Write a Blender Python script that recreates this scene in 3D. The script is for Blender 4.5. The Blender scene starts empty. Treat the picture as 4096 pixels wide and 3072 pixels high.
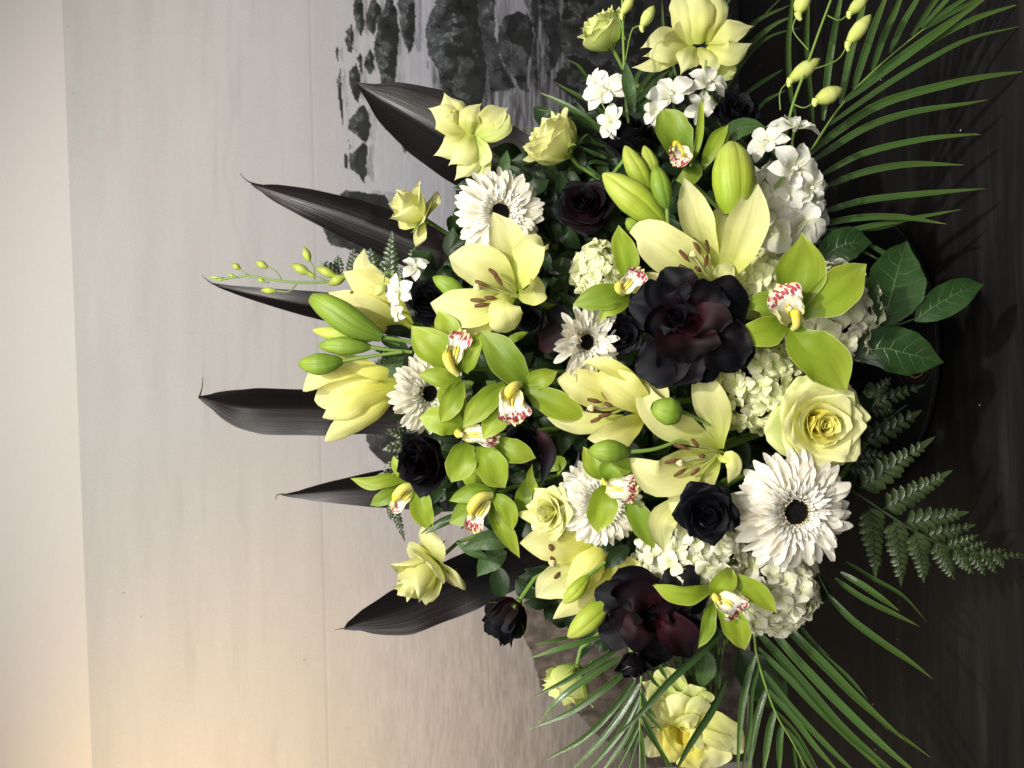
import bpy, math, random
import numpy as np
from mathutils import Vector, Matrix

random.seed(7)
RNG = np.random.default_rng(11)
scene = bpy.context.scene
col = scene.collection

# ---------------------------------------------------------------- camera
# the photograph was taken with the phone turned on its side: picture left is UP in the room
TABLE_Z = 0.75
CAM_H = 0.512
PITCH = math.radians(6.5)
ROLL = 0.019
FPX = 768.0
C0 = Vector((0.0, 0.0, TABLE_Z + CAM_H))
FWD = Vector((0, math.cos(PITCH), -math.sin(PITCH)))
UPL = Vector((0, math.sin(PITCH), math.cos(PITCH)))
_R = -UPL
_U = Vector((1, 0, 0))
RGT = (_R * math.cos(ROLL) - _U * math.sin(ROLL)).normalized()
UPV = (_U * math.cos(ROLL) + _R * math.sin(ROLL)).normalized()
cam_d = bpy.data.cameras.new('camera')
cam = bpy.data.objects.new('camera', cam_d)
col.objects.link(cam)
m = Matrix.Identity(4)
for i in range(3):
    m[i][0] = RGT[i]; m[i][1] = UPV[i]; m[i][2] = -FWD[i]; m[i][3] = C0[i]
cam.matrix_world = m
cam_d.sensor_width = 36; cam_d.lens = 27
cam_d.clip_start = 0.02; cam_d.clip_end = 50
cam_d.dof.use_dof = True
cam_d.dof.focus_distance = 0.63
cam_d.dof.aperture_fstop = 13
scene.camera = cam

# ---------------------------------------------------------------- light of the room
w = bpy.data.worlds.new('World'); scene.world = w; w.use_nodes = True
bg = w.node_tree.nodes['Background']
bg.inputs[0].default_value = (0.86, 0.85, 0.845, 1); bg.inputs[1].default_value = 0.20

def lamp(name, kind, loc, target, energy, color, size=0.1, **kw):
    d = bpy.data.lights.new(name, kind)
    o = bpy.data.objects.new(name, d); col.objects.link(o)
    o.location = loc
    o.rotation_euler = (Vector(target) - Vector(loc)).to_track_quat('-Z', 'Y').to_euler()
    d.energy = energy; d.color = color
    if kind == 'AREA':
        d.shape = 'DISK'; d.size = size
    else:
        d.shadow_soft_size = size
    for k, v in kw.items():
        setattr(d, k, v)
    return o
# ceiling spot in front of and above the flowers, a second one to the left, a warm one washing the wall
lamp('ceiling_spot_lamp', 'SPOT', (0.38, -0.28, 2.25), (0.0, 0.72, 1.10), 90, (1.0, 0.95, 0.87), 0.03,
     spot_size=math.radians(100), spot_blend=0.6)
lamp('second_spot_lamp', 'SPOT', (-0.70, -0.35, 2.30), (0.0, 0.7, 1.10), 26, (1.0, 0.93, 0.82), 0.05,
     spot_size=math.radians(100), spot_blend=0.6)
lamp('wall_wash_lamp', 'SPOT', (-1.04, 0.62, 1.92), (-0.84, 1.38, 1.44), 45, (1.0, 0.66, 0.27), 0.08,
     spot_size=math.radians(95), spot_blend=1.0)
lamp('soft_fill_lamp', 'AREA', (0.05, -0.50, 2.15), (0.0, 0.75, 1.05), 21, (1.0, 0.97, 0.92), 0.9)  # added soft fill to brighten the flowers, not a fixture of the room

scene.view_settings.view_transform = 'Standard'
scene.view_settings.look = 'None'
scene.view_settings.exposure = 0.0
scene.view_settings.gamma = 1.0

# ---------------------------------------------------------------- point helpers
def V(u, v, D):
    """a place in the room seen at picture point u, v (1024x768) and D metres along the view"""
    return C0 + RGT * ((u - 512) / FPX * D) + UPV * ((384 - v) / FPX * D) + FWD * D

def idir(x, y, z):
    """picture-aligned direction (x right, y down, z towards the camera) in room axes"""
    return (RGT * x - UPV * y - FWD * z)

def srgb(r, g, b):
    def f(c):
        c /= 255.0
        return c / 12.92 if c <= 0.04045 else ((c + 0.055) / 1.055) ** 2.4
    return (f(r), f(g), f(b), 1.0)

# ---------------------------------------------------------------- objects
def thing(name, label, cat, loc, group=None, rot=None):
    o = bpy.data.objects.new(name, None)
    o.empty_display_size = 0.02
    col.objects.link(o)
    o.matrix_world = Matrix.Translation(loc) @ (rot.to_4x4() if rot is not None else Matrix.Identity(4))
    o['label'] = label; o['category'] = cat
    if group: o['group'] = group
    return o

def mesh_from(name, verts, faces, uvs=None, smooth=True, mat=None):
    me = bpy.data.meshes.new(name)
    nv = len(verts)
    faces = np.asarray(faces, dtype=np.int32)
    me.vertices.add(nv)
    me.vertices.foreach_set('co', np.asarray(verts, dtype=np.float32).ravel())
    nf = len(faces); k = faces.shape[1]
    me.loops.add(nf * k)
    me.loops.foreach_set('vertex_index', faces.ravel())
    me.polygons.add(nf)
    me.polygons.foreach_set('loop_start', np.arange(0, nf * k, k, dtype=np.int32))
    me.polygons.foreach_set('loop_total', np.full(nf, k, dtype=np.int32))
    if smooth:
        me.polygons.foreach_set('use_smooth', np.ones(nf, dtype=bool))
    if uvs is not None:
        uvl = me.uv_layers.new(name='UVMap')
        uvs = np.asarray(uvs, dtype=np.float32)
        uvl.data.foreach_set('uv', uvs[faces.ravel()].ravel())
    me.update(calc_edges=True)
    if mat is not None:
        me.materials.append(mat)
    return me

def part(name, me, parent=None, mtx=None, **props):
    o = bpy.data.objects.new(name, me)
    col.objects.link(o)
    if parent is not None:
        o.parent = parent
    if mtx is not None:
        o.matrix_local = mtx
    for k, v in props.items():
        o[k] = v
    return o

def grid_faces(n, m, wrap=False):
    i = np.arange(n - 1)[:, None]; j = np.arange(m if wrap else m - 1)[None, :]
    a = i * m + j; b = i * m + (j + 1) % m
    return np.stack([a, b, b + m, a + m], -1).reshape(-1, 4)

def crom(pts, n):
    """smooth curve through the points, n samples"""
    P = np.array([list(p) for p in pts], float)
    if len(P) == 1: P = np.vstack([P, P])
    if len(P) == 2:
        t = np.linspace(0, 1, n)[:, None]
        return P[0] * (1 - t) + P[1] * t
    d = np.r_[0, np.cumsum(np.linalg.norm(np.diff(P, axis=0), axis=1) + 1e-9)]
    Q = np.vstack([2 * P[0] - P[1], P, 2 * P[-1] - P[-2]])
    out = []
    for x in np.linspace(0, d[-1], n):
        i = min(max(np.searchsorted(d, x) - 1, 0), len(P) - 2)
        t = (x - d[i]) / (d[i + 1] - d[i])
        p0, p1, p2, p3 = Q[i], Q[i + 1], Q[i + 2], Q[i + 3]
        out.append(0.5 * ((2 * p1) + (-p0 + p2) * t + (2 * p0 - 5 * p1 + 4 * p2 - p3) * t * t + (-p0 + 3 * p1 - 3 * p2 + p3) * t ** 3))
    return np.array(out)

def prof(ctrl, n):
    """smooth width profile from control pairs"""
    c = np.array(ctrl, float)
    x = np.linspace(0, 1, 161); y = np.interp(x, c[:, 0], c[:, 1])
    k = np.hanning(9); k /= k.sum()
    yp = np.r_[2 * y[0] - y[4:0:-1], y, 2 * y[-1] - y[-2:-6:-1]]
    ys = np.convolve(yp, k, 'valid')
    return np.interp(np.linspace(0, 1, n), x, np.maximum(ys, 0))
PROF = {
 'lily': [(0, .16), (.1, .3), (.25, .62), (.4, .88), (.52, .99), (.62, .98), (.75, .82), (.86, .56), (.94, .27), (.98, .10), (1, .02)],
 'cym': [(0, .3), (.1, .46), (.22, .76), (.35, .94), (.48, 1), (.6, .95), (.72, .8), (.83, .55), (.92, .25), (.97, .09), (1, .01)],
 'leaf': [(0, .05), (.08, .45), (.2, .8), (.38, 1), (.58, .93), (.78, .58), (.92, .18), (1, .01)],
 'strap': [(0, .45), (.1, .85), (.35, 1), (.65, .85), (.88, .4), (1, .02)],
 'ti': [(0, .01), (.03, .04), (.08, .26), (.15, .55), (.26, .86), (.4, 1), (.8, 1), (1, .85)],
 'rosep': [(0, .35), (.15, .62), (.35, .88), (.55, 1), (.75, 1.02), (.9, .86), (1, .55)],
 'bell': [(0, .30), (.2, .62), (.45, .90), (.68, 1), (.84, .8), (.94, .42), (1, .04)],
 'tongue': [(0, .5), (.2, .8), (.5, 1), (.8, 1), (.95, .72), (1, .45)],
 'lip': [(0, .40), (.2, .72), (.42, .72), (.58, .92), (.74, 1.12), (.88, 1.16), (1, .95)],
 'round': [(0, .25), (.2, .7), (.45, 1), (.7, .98), (.9, .62), (1, .15)],
}

def norm(a):
    return a / (np.linalg.norm(a, axis=-1, keepdims=True) + 1e-12)

def patch(spine, hw, pr='lily', hint=(0, 0, 1), cup=0.0, roll=0.0, n=17, mm=9, ruf=0.0, rf=3.0, fold=0.0,
          seed=None, serr=0.0, tiproll=0.0, origin=(0, 0, 0), skew=0.0, wave=0.0, rend=0.0, frill=0.0):
    """a petal or leaf sheet along a spine. hw: greatest half width (m). cup>0: edges rise towards the hint side"""
    rr = np.random.default_rng(seed if seed is not None else int(RNG.integers(1 << 30)))
    P = crom(spine, n)
    T = norm(np.gradient(P, axis=0))
    h = np.array(list(hint), float)
    h = h / np.linalg.norm(h)
    N = norm(h - (T @ h)[:, None] * T)
    S = np.cross(T, N)
    if roll:
        a = roll if np.ndim(roll) else np.full(n, roll)
        ca, sa = np.cos(a)[:, None], np.sin(a)[:, None]
        S, N = S * ca + N * sa, N * ca - S * sa
    w = (prof(PROF[pr], n) if isinstance(pr, str) else prof(pr, n)) * hw
    s = np.linspace(-1, 1, mm)
    t = np.linspace(0, 1, n)
    ww = w[:, None] * np.ones(mm)
    if serr:
        z = np.zeros((n, mm)); saw = (np.arange(n) % 2) * serr
        z[:, 0] = saw; z[:, -1] = saw
        ww = ww * (1 - z)
    cupv = cup if np.ndim(cup) else np.full(n, cup)
    a = s[None, :] * np.abs(cupv)[:, None] * 1.2
    lat = np.where(np.abs(a) > 1e-4, np.sin(a) / np.maximum(np.abs(cupv)[:, None] * 1.2, 1e-6), s[None, :] * np.ones((n, 1)))
    up = (1 - np.cos(a)) / np.maximum(np.abs(cupv)[:, None] * 1.2, 1e-6) * np.sign(cupv)[:, None]
    if wave:
        q1 = rr.uniform(0, 6.28, 6)
        up = up + wave * (np.sin(s[None, :] * 2.6 + t[:, None] * 4 + q1[0]) + .6 * np.sin(s[None, :] * 5.5 - t[:, None] * 7 + q1[1]) + .35 * np.sin(s[None, :] * 9 + t[:, None] * 3 + q1[2])) * np.minimum(1, t[:, None] * 4)
        ww = ww * (1 + 1.1 * wave * np.where(s < 0, 1, -1)[None, :] * np.sin(t[:, None] * 5 + q1[3]) + .7 * wave * np.sin(t[:, None] * 17 + np.where(s < 0, q1[4], q1[5])[None, :]))
    if fold:
        up = up + fold * np.abs(s)[None, :] ** 1.0
    rph = rr.uniform(0, 6.28, 2)
    if ruf:
        e = np.abs(s)[None, :] ** 2.2
        side = np.where(s < 0, rph[0], rph[1])[None, :]
        wob = np.sin(2 * np.pi * rf * t[:, None] + side) + 0.5 * np.sin(2 * np.pi * rf * 2.3 * t[:, None] + side * 2)
        up = up + ruf * e * wob * np.minimum(1, t[:, None] * 3)
    X = P[:, None, :] + S[:, None, :] * (ww * lat)[..., None] + N[:, None, :] * (ww * up)[..., None]
    if rend:      # rounded, frilled front edge
        X = X - T[:, None, :] * (rend * hw * (s ** 2)[None, :] * (t ** 3)[:, None])[..., None]
    if frill:
        e = np.maximum(np.abs(s)[None, :] ** 3 * np.minimum(1, t * 2)[:, None], (t ** 6)[:, None])
        wv = np.sin(s[None, :] * 13 + rph[0] + t[:, None] * 5) + .8 * np.sin(t[:, None] * 30 + np.sign(s)[None, :] * 2 + s[None, :] * 7)
        X = X + N[:, None, :] * (frill * hw * e * wv)[..., None] + T[:, None, :] * (.5 * frill * hw * (t ** 8)[:, None] * np.sin(s[None, :] * 17 + rph[1]))[..., None]
    if skew:
        X = X + S[:, None, :] * (skew * hw * np.sin(np.pi * t))[:, None, None]
    X = X.reshape(-1, 3) - np.array(list(origin))
    uv = np.stack(np.broadcast_arrays((s[None, :] + 1) / 2, t[:, None]), -1).reshape(-1, 2)
    return X, grid_faces(n, mm), uv

def tube_geo(pts, rad, n=12, seg=7, origin=(0, 0, 0), ridges=0, ridge=0.0, cap=True):
    P = crom(pts, n)
    T = norm(np.gradient(P, axis=0))
    h = np.array(list(idir(0.13, 0.2, 1)))
    N = norm(h - (T @ h)[:, None] * T); S = np.cross(T, N)
    if np.ndim(rad) == 0: r = np.full(n, float(rad))
    else:
        rad = list(rad)
        if np.ndim(rad[0]) == 0: r = np.interp(np.linspace(0, 1, n), np.linspace(0, 1, len(rad)), rad)
        else: r = prof(rad, n)
    a = np.linspace(0, 2 * np.pi, seg, endpoint=False)
    rr = r[:, None] * (1 + (ridge * np.cos(ridges * a)[None, :] if ridges else 0))
    X = P[:, None, :] + S[:, None, :] * (np.cos(a)[None, :] * rr)[..., None] + N[:, None, :] * (np.sin(a)[None, :] * rr)[..., None]
    X = X.reshape(-1, 3) - np.array(list(origin))
    uv = np.stack(np.broadcast_arrays((a / (2 * np.pi))[None, :], np.linspace(0, 1, n)[:, None]), -1).reshape(-1, 2)
    return X, grid_faces(n, seg, True), uv

def org(o):
    if o is None: return Vector((0, 0, 0))
    while o.parent is not None: o = o.parent
    return o.matrix_world.translation.copy()

def tube(name, pts, rad, mat, parent, n=12, seg=7, ridges=0, ridge=0.0, **props):
    o = org(parent)
    X, f, uv = tube_geo(pts, rad, n, seg, o, ridges, ridge)
    return part(name, mesh_from(name, X, f, uv, True, mat), parent, **props)

def sheet(name, spine, hw, mat, parent, **kw):
    props = kw.pop('props', {})
    X, f, uv = patch(spine, hw, origin=org(parent), **kw)
    return part(name, mesh_from(name, X, f, uv, True, mat), parent, **props)
# ---------------------------------------------------------------- materials (all procedural)
def new_mat(name):
    mt = bpy.data.materials.new(name); mt.use_nodes = True
    nt = mt.node_tree; nt.nodes.clear()
    out = nt.nodes.new('ShaderNodeOutputMaterial')
    return mt, nt, out
def nd(nt, t, **kw):
    n = nt.nodes.new(t)
    for k, v in kw.items():
        setattr(n, k, v)
    return n
def ramp(nt, stops):
    r = nt.nodes.new('ShaderNodeValToRGB')
    e = r.color_ramp.elements
    while len(e) < len(stops): e.new(0.5)
    for i, (p, c) in enumerate(stops):
        e[i].position = p; e[i].color = c if len(c) == 4 else (*c, 1)
    return r
def mth(nt, op, a, b=None, clamp=False):
    n = nt.nodes.new('ShaderNodeMath'); n.operation = op; n.use_clamp = clamp
    for i, x in enumerate((a, b)):
        if x is None: continue
        if isinstance(x, (int, float)): n.inputs[i].default_value = x
        else: nt.links.new(x, n.inputs[i])
    return n.outputs[0]
def mixc(nt, fac, a, b, mode='MIX'):
    n = nt.nodes.new('ShaderNodeMix'); n.data_type = 'RGBA'; n.blend_type = mode
    for i, x in ((0, fac), (6, a), (7, b)):
        if isinstance(x, (int, float)): n.inputs[i].default_value = x
        elif isinstance(x, tuple): n.inputs[i].default_value = x if len(x) == 4 else (*x, 1)
        else: nt.links.new(x, n.inputs[i])
    return n.outputs[2]

def petal_mat(name, stops, vein=0.12, vscale=26, transl=0.3, rough=0.5, spec=0.3, midrib=None, sheen=0.0,
              edge=None, spots=None, bump=0.25, jitter=0.06, coat=0.0, tcol=None, blotch=0.0, sheen_tint=(.6, .7, 1, 1), pinnate=None, ribs=0.0):
    mt, nt, out = new_mat(name)
    L = nt.links.new
    uv = nd(nt, 'ShaderNodeUVMap'); uv.uv_map = 'UVMap'
    sp = nd(nt, 'ShaderNodeSeparateXYZ'); L(uv.outputs[0], sp.inputs[0])
    s, t = sp.outputs[0], sp.outputs[1]
    inf = nd(nt, 'ShaderNodeObjectInfo')
    tc = nd(nt, 'ShaderNodeTexCoord')
    big = nd(nt, 'ShaderNodeTexNoise'); big.inputs['Scale'].default_value = 55; big.inputs['Detail'].default_value = 3
    L(tc.outputs['Object'], big.inputs['Vector'])
    tj = mth(nt, 'ADD', t, mth(nt, 'MULTIPLY', mth(nt, 'SUBTRACT', big.outputs[0], 0.5), 0.28))
    r = ramp(nt, stops); L(tj, r.inputs[0])
    c = r.outputs[0]
    # fine lengthwise veins
    cmb = nd(nt, 'ShaderNodeCombineXYZ')
    L(mth(nt, 'MULTIPLY', s, vscale), cmb.inputs[0]); L(mth(nt, 'MULTIPLY', t, 2.2), cmb.inputs[1])
    L(mth(nt, 'MULTIPLY', inf.outputs['Random'], 30), cmb.inputs[2])
    vn = nd(nt, 'ShaderNodeTexNoise'); vn.inputs['Scale'].default_value = 1.0; vn.inputs['Detail'].default_value = 4
    vn.inputs['Roughness'].default_value = 0.6
    L(cmb.outputs[0], vn.inputs['Vector'])
    vf = mth(nt, 'MULTIPLY', mth(nt, 'SUBTRACT', vn.outputs[0], 0.5), vein * 4)
    dark = nd(nt, 'ShaderNodeHueSaturation'); L(c, dark.inputs['Color'])
    val = mth(nt, 'ADD', 1.0, vf)
    rj = mth(nt, 'ADD', mth(nt, 'MULTIPLY', mth(nt, 'SUBTRACT', inf.outputs['Random'], 0.5), jitter * 2), val)
    if blotch:
        bl = nd(nt, 'ShaderNodeTexNoise'); bl.inputs['Scale'].default_value = 90; bl.inputs['Detail'].default_value = 5
        L(tc.outputs['Object'], bl.inputs['Vector'])
        rj = mth(nt, 'ADD', rj, mth(nt, 'MULTIPLY', mth(nt, 'SUBTRACT', bl.outputs[0], 0.5), blotch * 3))
    L(rj, dark.inputs['Value'])
    L(mth(nt, 'ADD', 0.5, mth(nt, 'MULTIPLY', mth(nt, 'SUBTRACT', big.outputs[0], 0.5), 0.03)), dark.inputs['Hue'])
    c = dark.outputs[0]
    ab = mth(nt, 'ABSOLUTE', mth(nt, 'SUBTRACT', s, 0.5))
    if midrib:
        mc, mw, ms = midrib
        f = mth(nt, 'MULTIPLY', mth(nt, 'SUBTRACT', 1.0, mth(nt, 'DIVIDE', ab, mw), True), ms, True)
        f = mth(nt, 'MULTIPLY', f, mth(nt, 'SUBTRACT', 1.15, t, True), True)
        c = mixc(nt, f, c, mc)
    if edge:
        ec, ew = edge
        f = mth(nt, 'MULTIPLY', mth(nt, 'SUBTRACT', ab, 0.5 - ew), 1.0 / ew, True)
        c = mixc(nt, f, c, ec)
    if spots:   # (colour, density): blotches gathered near the rim of a lip
        scol, = spots
        cm2 = nd(nt, 'ShaderNodeCombineXYZ'); L(mth(nt, 'MULTIPLY', s, 13), cm2.inputs[0]); L(mth(nt, 'MULTIPLY', t, 9), cm2.inputs[1])
        L(mth(nt, 'MULTIPLY', inf.outputs['Random'], 20), cm2.inputs[2])
        vo = nd(nt, 'ShaderNodeTexVoronoi'); vo.inputs['Scale'].default_value = 1.0; L(cm2.outputs[0], vo.inputs['Vector'])
        rim = mth(nt, 'MAXIMUM', mth(nt, 'MULTIPLY', mth(nt, 'SUBTRACT', t, 0.52), 2.4), mth(nt, 'MULTIPLY', mth(nt, 'MULTIPLY', mth(nt, 'SUBTRACT', ab, 0.28), 3.2), mth(nt, 'MULTIPLY', mth(nt, 'SUBTRACT', t, 0.35), 3, True)))
        rim = mth(nt, 'MINIMUM', rim, 0.56)
        f = mth(nt, 'MULTIPLY', mth(nt, 'SUBTRACT', rim, mth(nt, 'MULTIPLY', vo.outputs['Distance'], 0.85)), 9, True)
        ne = mth(nt, 'MULTIPLY', mth(nt, 'SUBTRACT', 0.965, mth(nt, 'MAXIMUM', t, mth(nt, 'MULTIPLY', ab, 2))), 22, True)
        c = mixc(nt, mth(nt, 'MULTIPLY', f, ne), c, scol)
    height = vn.outputs[0]
    if pinnate:      # side veins leaving the midrib
        pc, pn, pw = pinnate
        ph = mth(nt, 'ADD', mth(nt, 'MULTIPLY', mth(nt, 'SUBTRACT', t, mth(nt, 'MULTIPLY', mth(nt, 'POWER', mth(nt, 'MULTIPLY', ab, 2), 1.4), .17)), pn), mth(nt, 'MULTIPLY', mth(nt, 'SUBTRACT', big.outputs[0], .5), .9))
        lft = mth(nt, 'MULTIPLY', mth(nt, 'GREATER_THAN', s, .5), .45)
        fr_ = mth(nt, 'ABSOLUTE', mth(nt, 'SUBTRACT', mth(nt, 'FRACT', mth(nt, 'ADD', ph, lft)), .5))
        line = mth(nt, 'SUBTRACT', 1.0, mth(nt, 'DIVIDE', fr_, pw), True)
        line = mth(nt, 'MULTIPLY', line, mth(nt, 'SUBTRACT', 1.0, mth(nt, 'MULTIPLY', ab, 1.9), True))
        c = mixc(nt, mth(nt, 'MULTIPLY', line, .75), c, pc)
        height = mth(nt, 'SUBTRACT', vn.outputs[0], mth(nt, 'MULTIPLY', line, 1.4))
    if ribs:
        rb = mth(nt, 'SINE', mth(nt, 'MULTIPLY', ab, 95.0))
        height = mth(nt, 'ADD', height, mth(nt, 'MULTIPLY', rb, ribs))
    pb = nd(nt, 'ShaderNodeBsdfPrincipled')
    L(c, pb.inputs['Base Color'])
    pb.inputs['Roughness'].default_value = rough
    pb.inputs['Specular IOR Level'].default_value = spec
    if sheen:
        pb.inputs['Sheen Weight'].default_value = sheen
        pb.inputs['Sheen Roughness'].default_value = 0.35
        pb.inputs['Sheen Tint'].default_value = sheen_tint
    if coat:
        pb.inputs['Coat Weight'].default_value = coat; pb.inputs['Coat Roughness'].default_value = 0.25
    bm = nd(nt, 'ShaderNodeBump'); bm.inputs['Strength'].default_value = bump; bm.inputs['Distance'].default_value = 0.0006
    L(height, bm.inputs['Height']); L(bm.outputs[0], pb.inputs['Normal'])
    if transl > 0:
        tr = nd(nt, 'ShaderNodeBsdfTranslucent')
        if tcol: L(mixc(nt, 1.0, c, tcol, 'MULTIPLY'), tr.inputs[0])
        else: L(c, tr.inputs[0])
        mx = nd(nt, 'ShaderNodeMixShader'); mx.inputs[0].default_value = transl
        L(pb.outputs[0], mx.inputs[1]); L(tr.outputs[0], mx.inputs[2]); L(mx.outputs[0], out.inputs[0])
    else:
        L(pb.outputs[0], out.inputs[0])
    return mt

M = {}
M['rose'] = petal_mat('pale_yellow_rose_petal', [(0, (.60, .65, .13)), (.35, (.80, .81, .28)), (.75, (.87, .87, .42)), (1, (.88, .88, .48))],
                      vein=.035, vscale=34, transl=.40, rough=.55, spec=.25, jitter=.05)
M['rose_c'] = petal_mat('deep_yellow_rose_heart', [(0, (.82, .68, .06)), (.5, (.88, .82, .16)), (1, (.90, .87, .30))],
                        vein=.03, vscale=30, transl=.32, rough=.55, spec=.25)
M['rose_g'] = petal_mat('greenish_rose_petal', [(0, (.42, .56, .10)), (.5, (.68, .77, .24)), (1, (.82, .86, .38))],
                        vein=.04, vscale=34, transl=.3, rough=.55, spec=.25)
M['black'] = petal_mat('black_rose_petal', [(0, (.022, .003, .007)), (.4, (.008, .003, .005)), (.75, (.0028, .0027, .0045)), (1, (.002, .0026, .0048))],
                       vein=.25, vscale=40, transl=.03, rough=.6, spec=.16, sheen=.012, jitter=.1)
M['maroon'] = petal_mat('maroon_black_rose_petal', [(0, (.032, .003, .008)), (.45, (.015, .003, .006)), (.8, (.005, .0028, .0045)), (1, (.0028, .0026, .0042))],
                        vein=.25, vscale=40, transl=.08, rough=.6, spec=.15, sheen=.012, jitter=.15)
M['blacksolid'] = petal_mat('inky_rose_petal', [(0, (.004, .003, .004)), (1, (.003, .003, .004))], vein=.1, transl=.0, rough=.34, spec=.5, sheen=.03)
M['gerb'] = petal_mat('white_daisy_petal', [(0, (.85, .81, .58)), (.3, (.93, .89, .75)), (1, (.95, .91, .80))], vein=.05, vscale=9, transl=.3, rough=.5, spec=.25, bump=.5, jitter=.04)
M['gerbf'] = petal_mat('white_daisy_floret', [(0, (.72, .74, .50)), (.5, (.86, .84, .74)), (1, (.88, .86, .80))], vein=.04, transl=.2, rough=.55)
M['gdark'] = petal_mat('black_daisy_eye', [(0, (.004, .003, .003)), (.7, (.008, .005, .004)), (1, (.10, .06, .03))], vein=.2, transl=0, rough=.6)
M['gtip'] = petal_mat('cream_anther_tip', [(0, (.20, .12, .05)), (.5, (.62, .52, .30)), (1, (.78, .70, .48))], vein=.1, transl=0, rough=.6)
M['lily'] = petal_mat('pale_yellow_lily_petal', [(0, (.52, .62, .08)), (.22, (.73, .77, .20)), (.6, (.84, .83, .36)), (1, (.87, .86, .46))],
                      vein=.05, vscale=16, transl=.44, rough=.5, spec=.3, midrib=((.58, .68, .12), .06, .6), bump=.6, blotch=.03)
M['lilyw'] = petal_mat('warm_yellow_lily_petal', [(0, (.60, .66, .07)), (.25, (.78, .78, .16)), (.6, (.86, .83, .30)), (1, (.88, .86, .42))],
                       vein=.05, vscale=16, transl=.44, rough=.5, spec=.3, midrib=((.62, .66, .10), .06, .6), bump=.6, blotch=.03)
M['lilybud'] = petal_mat('green_lily_bud', [(0, (.11, .19, .02)), (.4, (.16, .265, .026)), (.8, (.24, .35, .038)), (1, (.16, .24, .035))],
                         vein=.16, vscale=22, transl=.06, rough=.45, spec=.3, bump=.7, blotch=.05, midrib=((.10, .20, .02), .05, .6))
M['lilybudy'] = petal_mat('yellow_green_lily_bud', [(0, (.24, .34, .03)), (.4, (.36, .46, .045)), (1, (.50, .56, .11))],
                          vein=.13, vscale=22, transl=.12, rough=.45, spec=.3, bump=.7, blotch=.05, midrib=((.22, .38, .02), .06, .7))
M['cym'] = petal_mat('green_orchid_petal', [(0, (.18, .28, .02)), (.4, (.28, .39, .03)), (.8, (.36, .47, .045)), (1, (.45, .54, .10))],
                     vein=.09, vscale=20, transl=.36, rough=.42, spec=.32, midrib=((.30, .40, .04), .035, .55), edge=((.58, .62, .20), .03), bump=.3, jitter=.1, blotch=.03)
M['cymg'] = petal_mat('darker_green_orchid_petal', [(0, (.14, .22, .018)), (.4, (.20, .31, .027)), (1, (.29, .40, .055))],
                      vein=.09, vscale=20, transl=.36, rough=.42, spec=.32, midrib=((.2, .3, .03), .035, .5), edge=((.50, .56, .16), .03), bump=.3, jitter=.1, blotch=.03)
M['lip'] = petal_mat('spotted_orchid_lip', [(0, (.80, .74, .30)), (.3, (.86, .84, .66)), (.8, (.88, .84, .74)), (1, (.78, .72, .32))],
                     vein=.03, vscale=14, transl=.22, rough=.45, spots=((.46, .07, .085, 1),))
M['liplobe'] = petal_mat('cream_orchid_lip_lobe', [(0, (.78, .76, .30)), (.5, (.84, .82, .50)), (1, (.80, .76, .36))], vein=.04, transl=.25, rough=.45)
M['column'] = petal_mat('yellow_orchid_column', [(0, (.76, .74, .28)), (.5, (.85, .74, .16)), (1, (.90, .72, .03))], vein=.03, transl=.12, rough=.35, spec=.45)
M['cap'] = petal_mat('cream_anther_cap', [(0, (.84, .76, .30)), (1, (.86, .80, .44))], vein=.02, transl=.1, rough=.4)
M['anther'] = petal_mat('rust_brown_anther', [(0, (.085, .038, .012)), (1, (.15, .070, .022))], vein=.2, vscale=8, transl=0, rough=.7, jitter=.3)
M['fil'] = petal_mat('pale_green_filament', [(0, (.62, .66, .22)), (1, (.78, .78, .40))], vein=.02, transl=.1, rough=.4)
M['stigma'] = petal_mat('cream_stigma', [(0, (.74, .68, .34)), (1, (.76, .62, .36))], vein=.03, transl=.1, rough=.35, spec=.5)
M['hyd'] = petal_mat('cream_hydrangea_petal', [(0, (.72, .76, .40)), (.35, (.85, .85, .62)), (1, (.90, .88, .75))], vein=.08, vscale=10, transl=.3, rough=.55, bump=.6, jitter=.1)
M['hydg'] = petal_mat('greenish_hydrangea_petal', [(0, (.58, .66, .24)), (.4, (.78, .80, .46)), (1, (.87, .86, .60))], vein=.08, vscale=10, transl=.3, rough=.55, bump=.6, jitter=.1)
M['den'] = petal_mat('white_spray_orchid_petal', [(0, (.70, .74, .46)), (.35, (.84, .84, .72)), (1, (.88, .87, .82))], vein=.05, vscale=14, transl=.3, rough=.45, jitter=.04)
M['denbud'] = petal_mat('green_white_orchid_bud', [(0, (.52, .60, .12)), (.5, (.68, .72, .24)), (1, (.58, .66, .16))], vein=.05, vscale=8, transl=.15, rough=.4)
M['denbudg'] = petal_mat('green_orchid_bud', [(0, (.34, .44, .06)), (.5, (.46, .54, .10)), (1, (.26, .34, .05))], vein=.06, vscale=8, transl=.12, rough=.4)
M['palm'] = petal_mat('palm_leaflet', [(0, (.032, .072, .018)), (.6, (.055, .115, .024)), (.95, (.09, .15, .03)), (1, (.22, .20, .05))],
                      vein=.22, vscale=9, transl=.12, rough=.26, spec=.7, midrib=((.12, .20, .05), .05, .6), edge=((.16, .24, .07), .06), bump=.5, jitter=.18)
M['palmd'] = petal_mat('dark_palm_leaflet', [(0, (.022, .050, .014)), (.6, (.035, .075, .018)), (1, (.07, .11, .03))],
                       vein=.22, vscale=9, transl=.1, rough=.32, spec=.5, midrib=((.07, .13, .03), .05, .5), bump=.5, jitter=.2)
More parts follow.
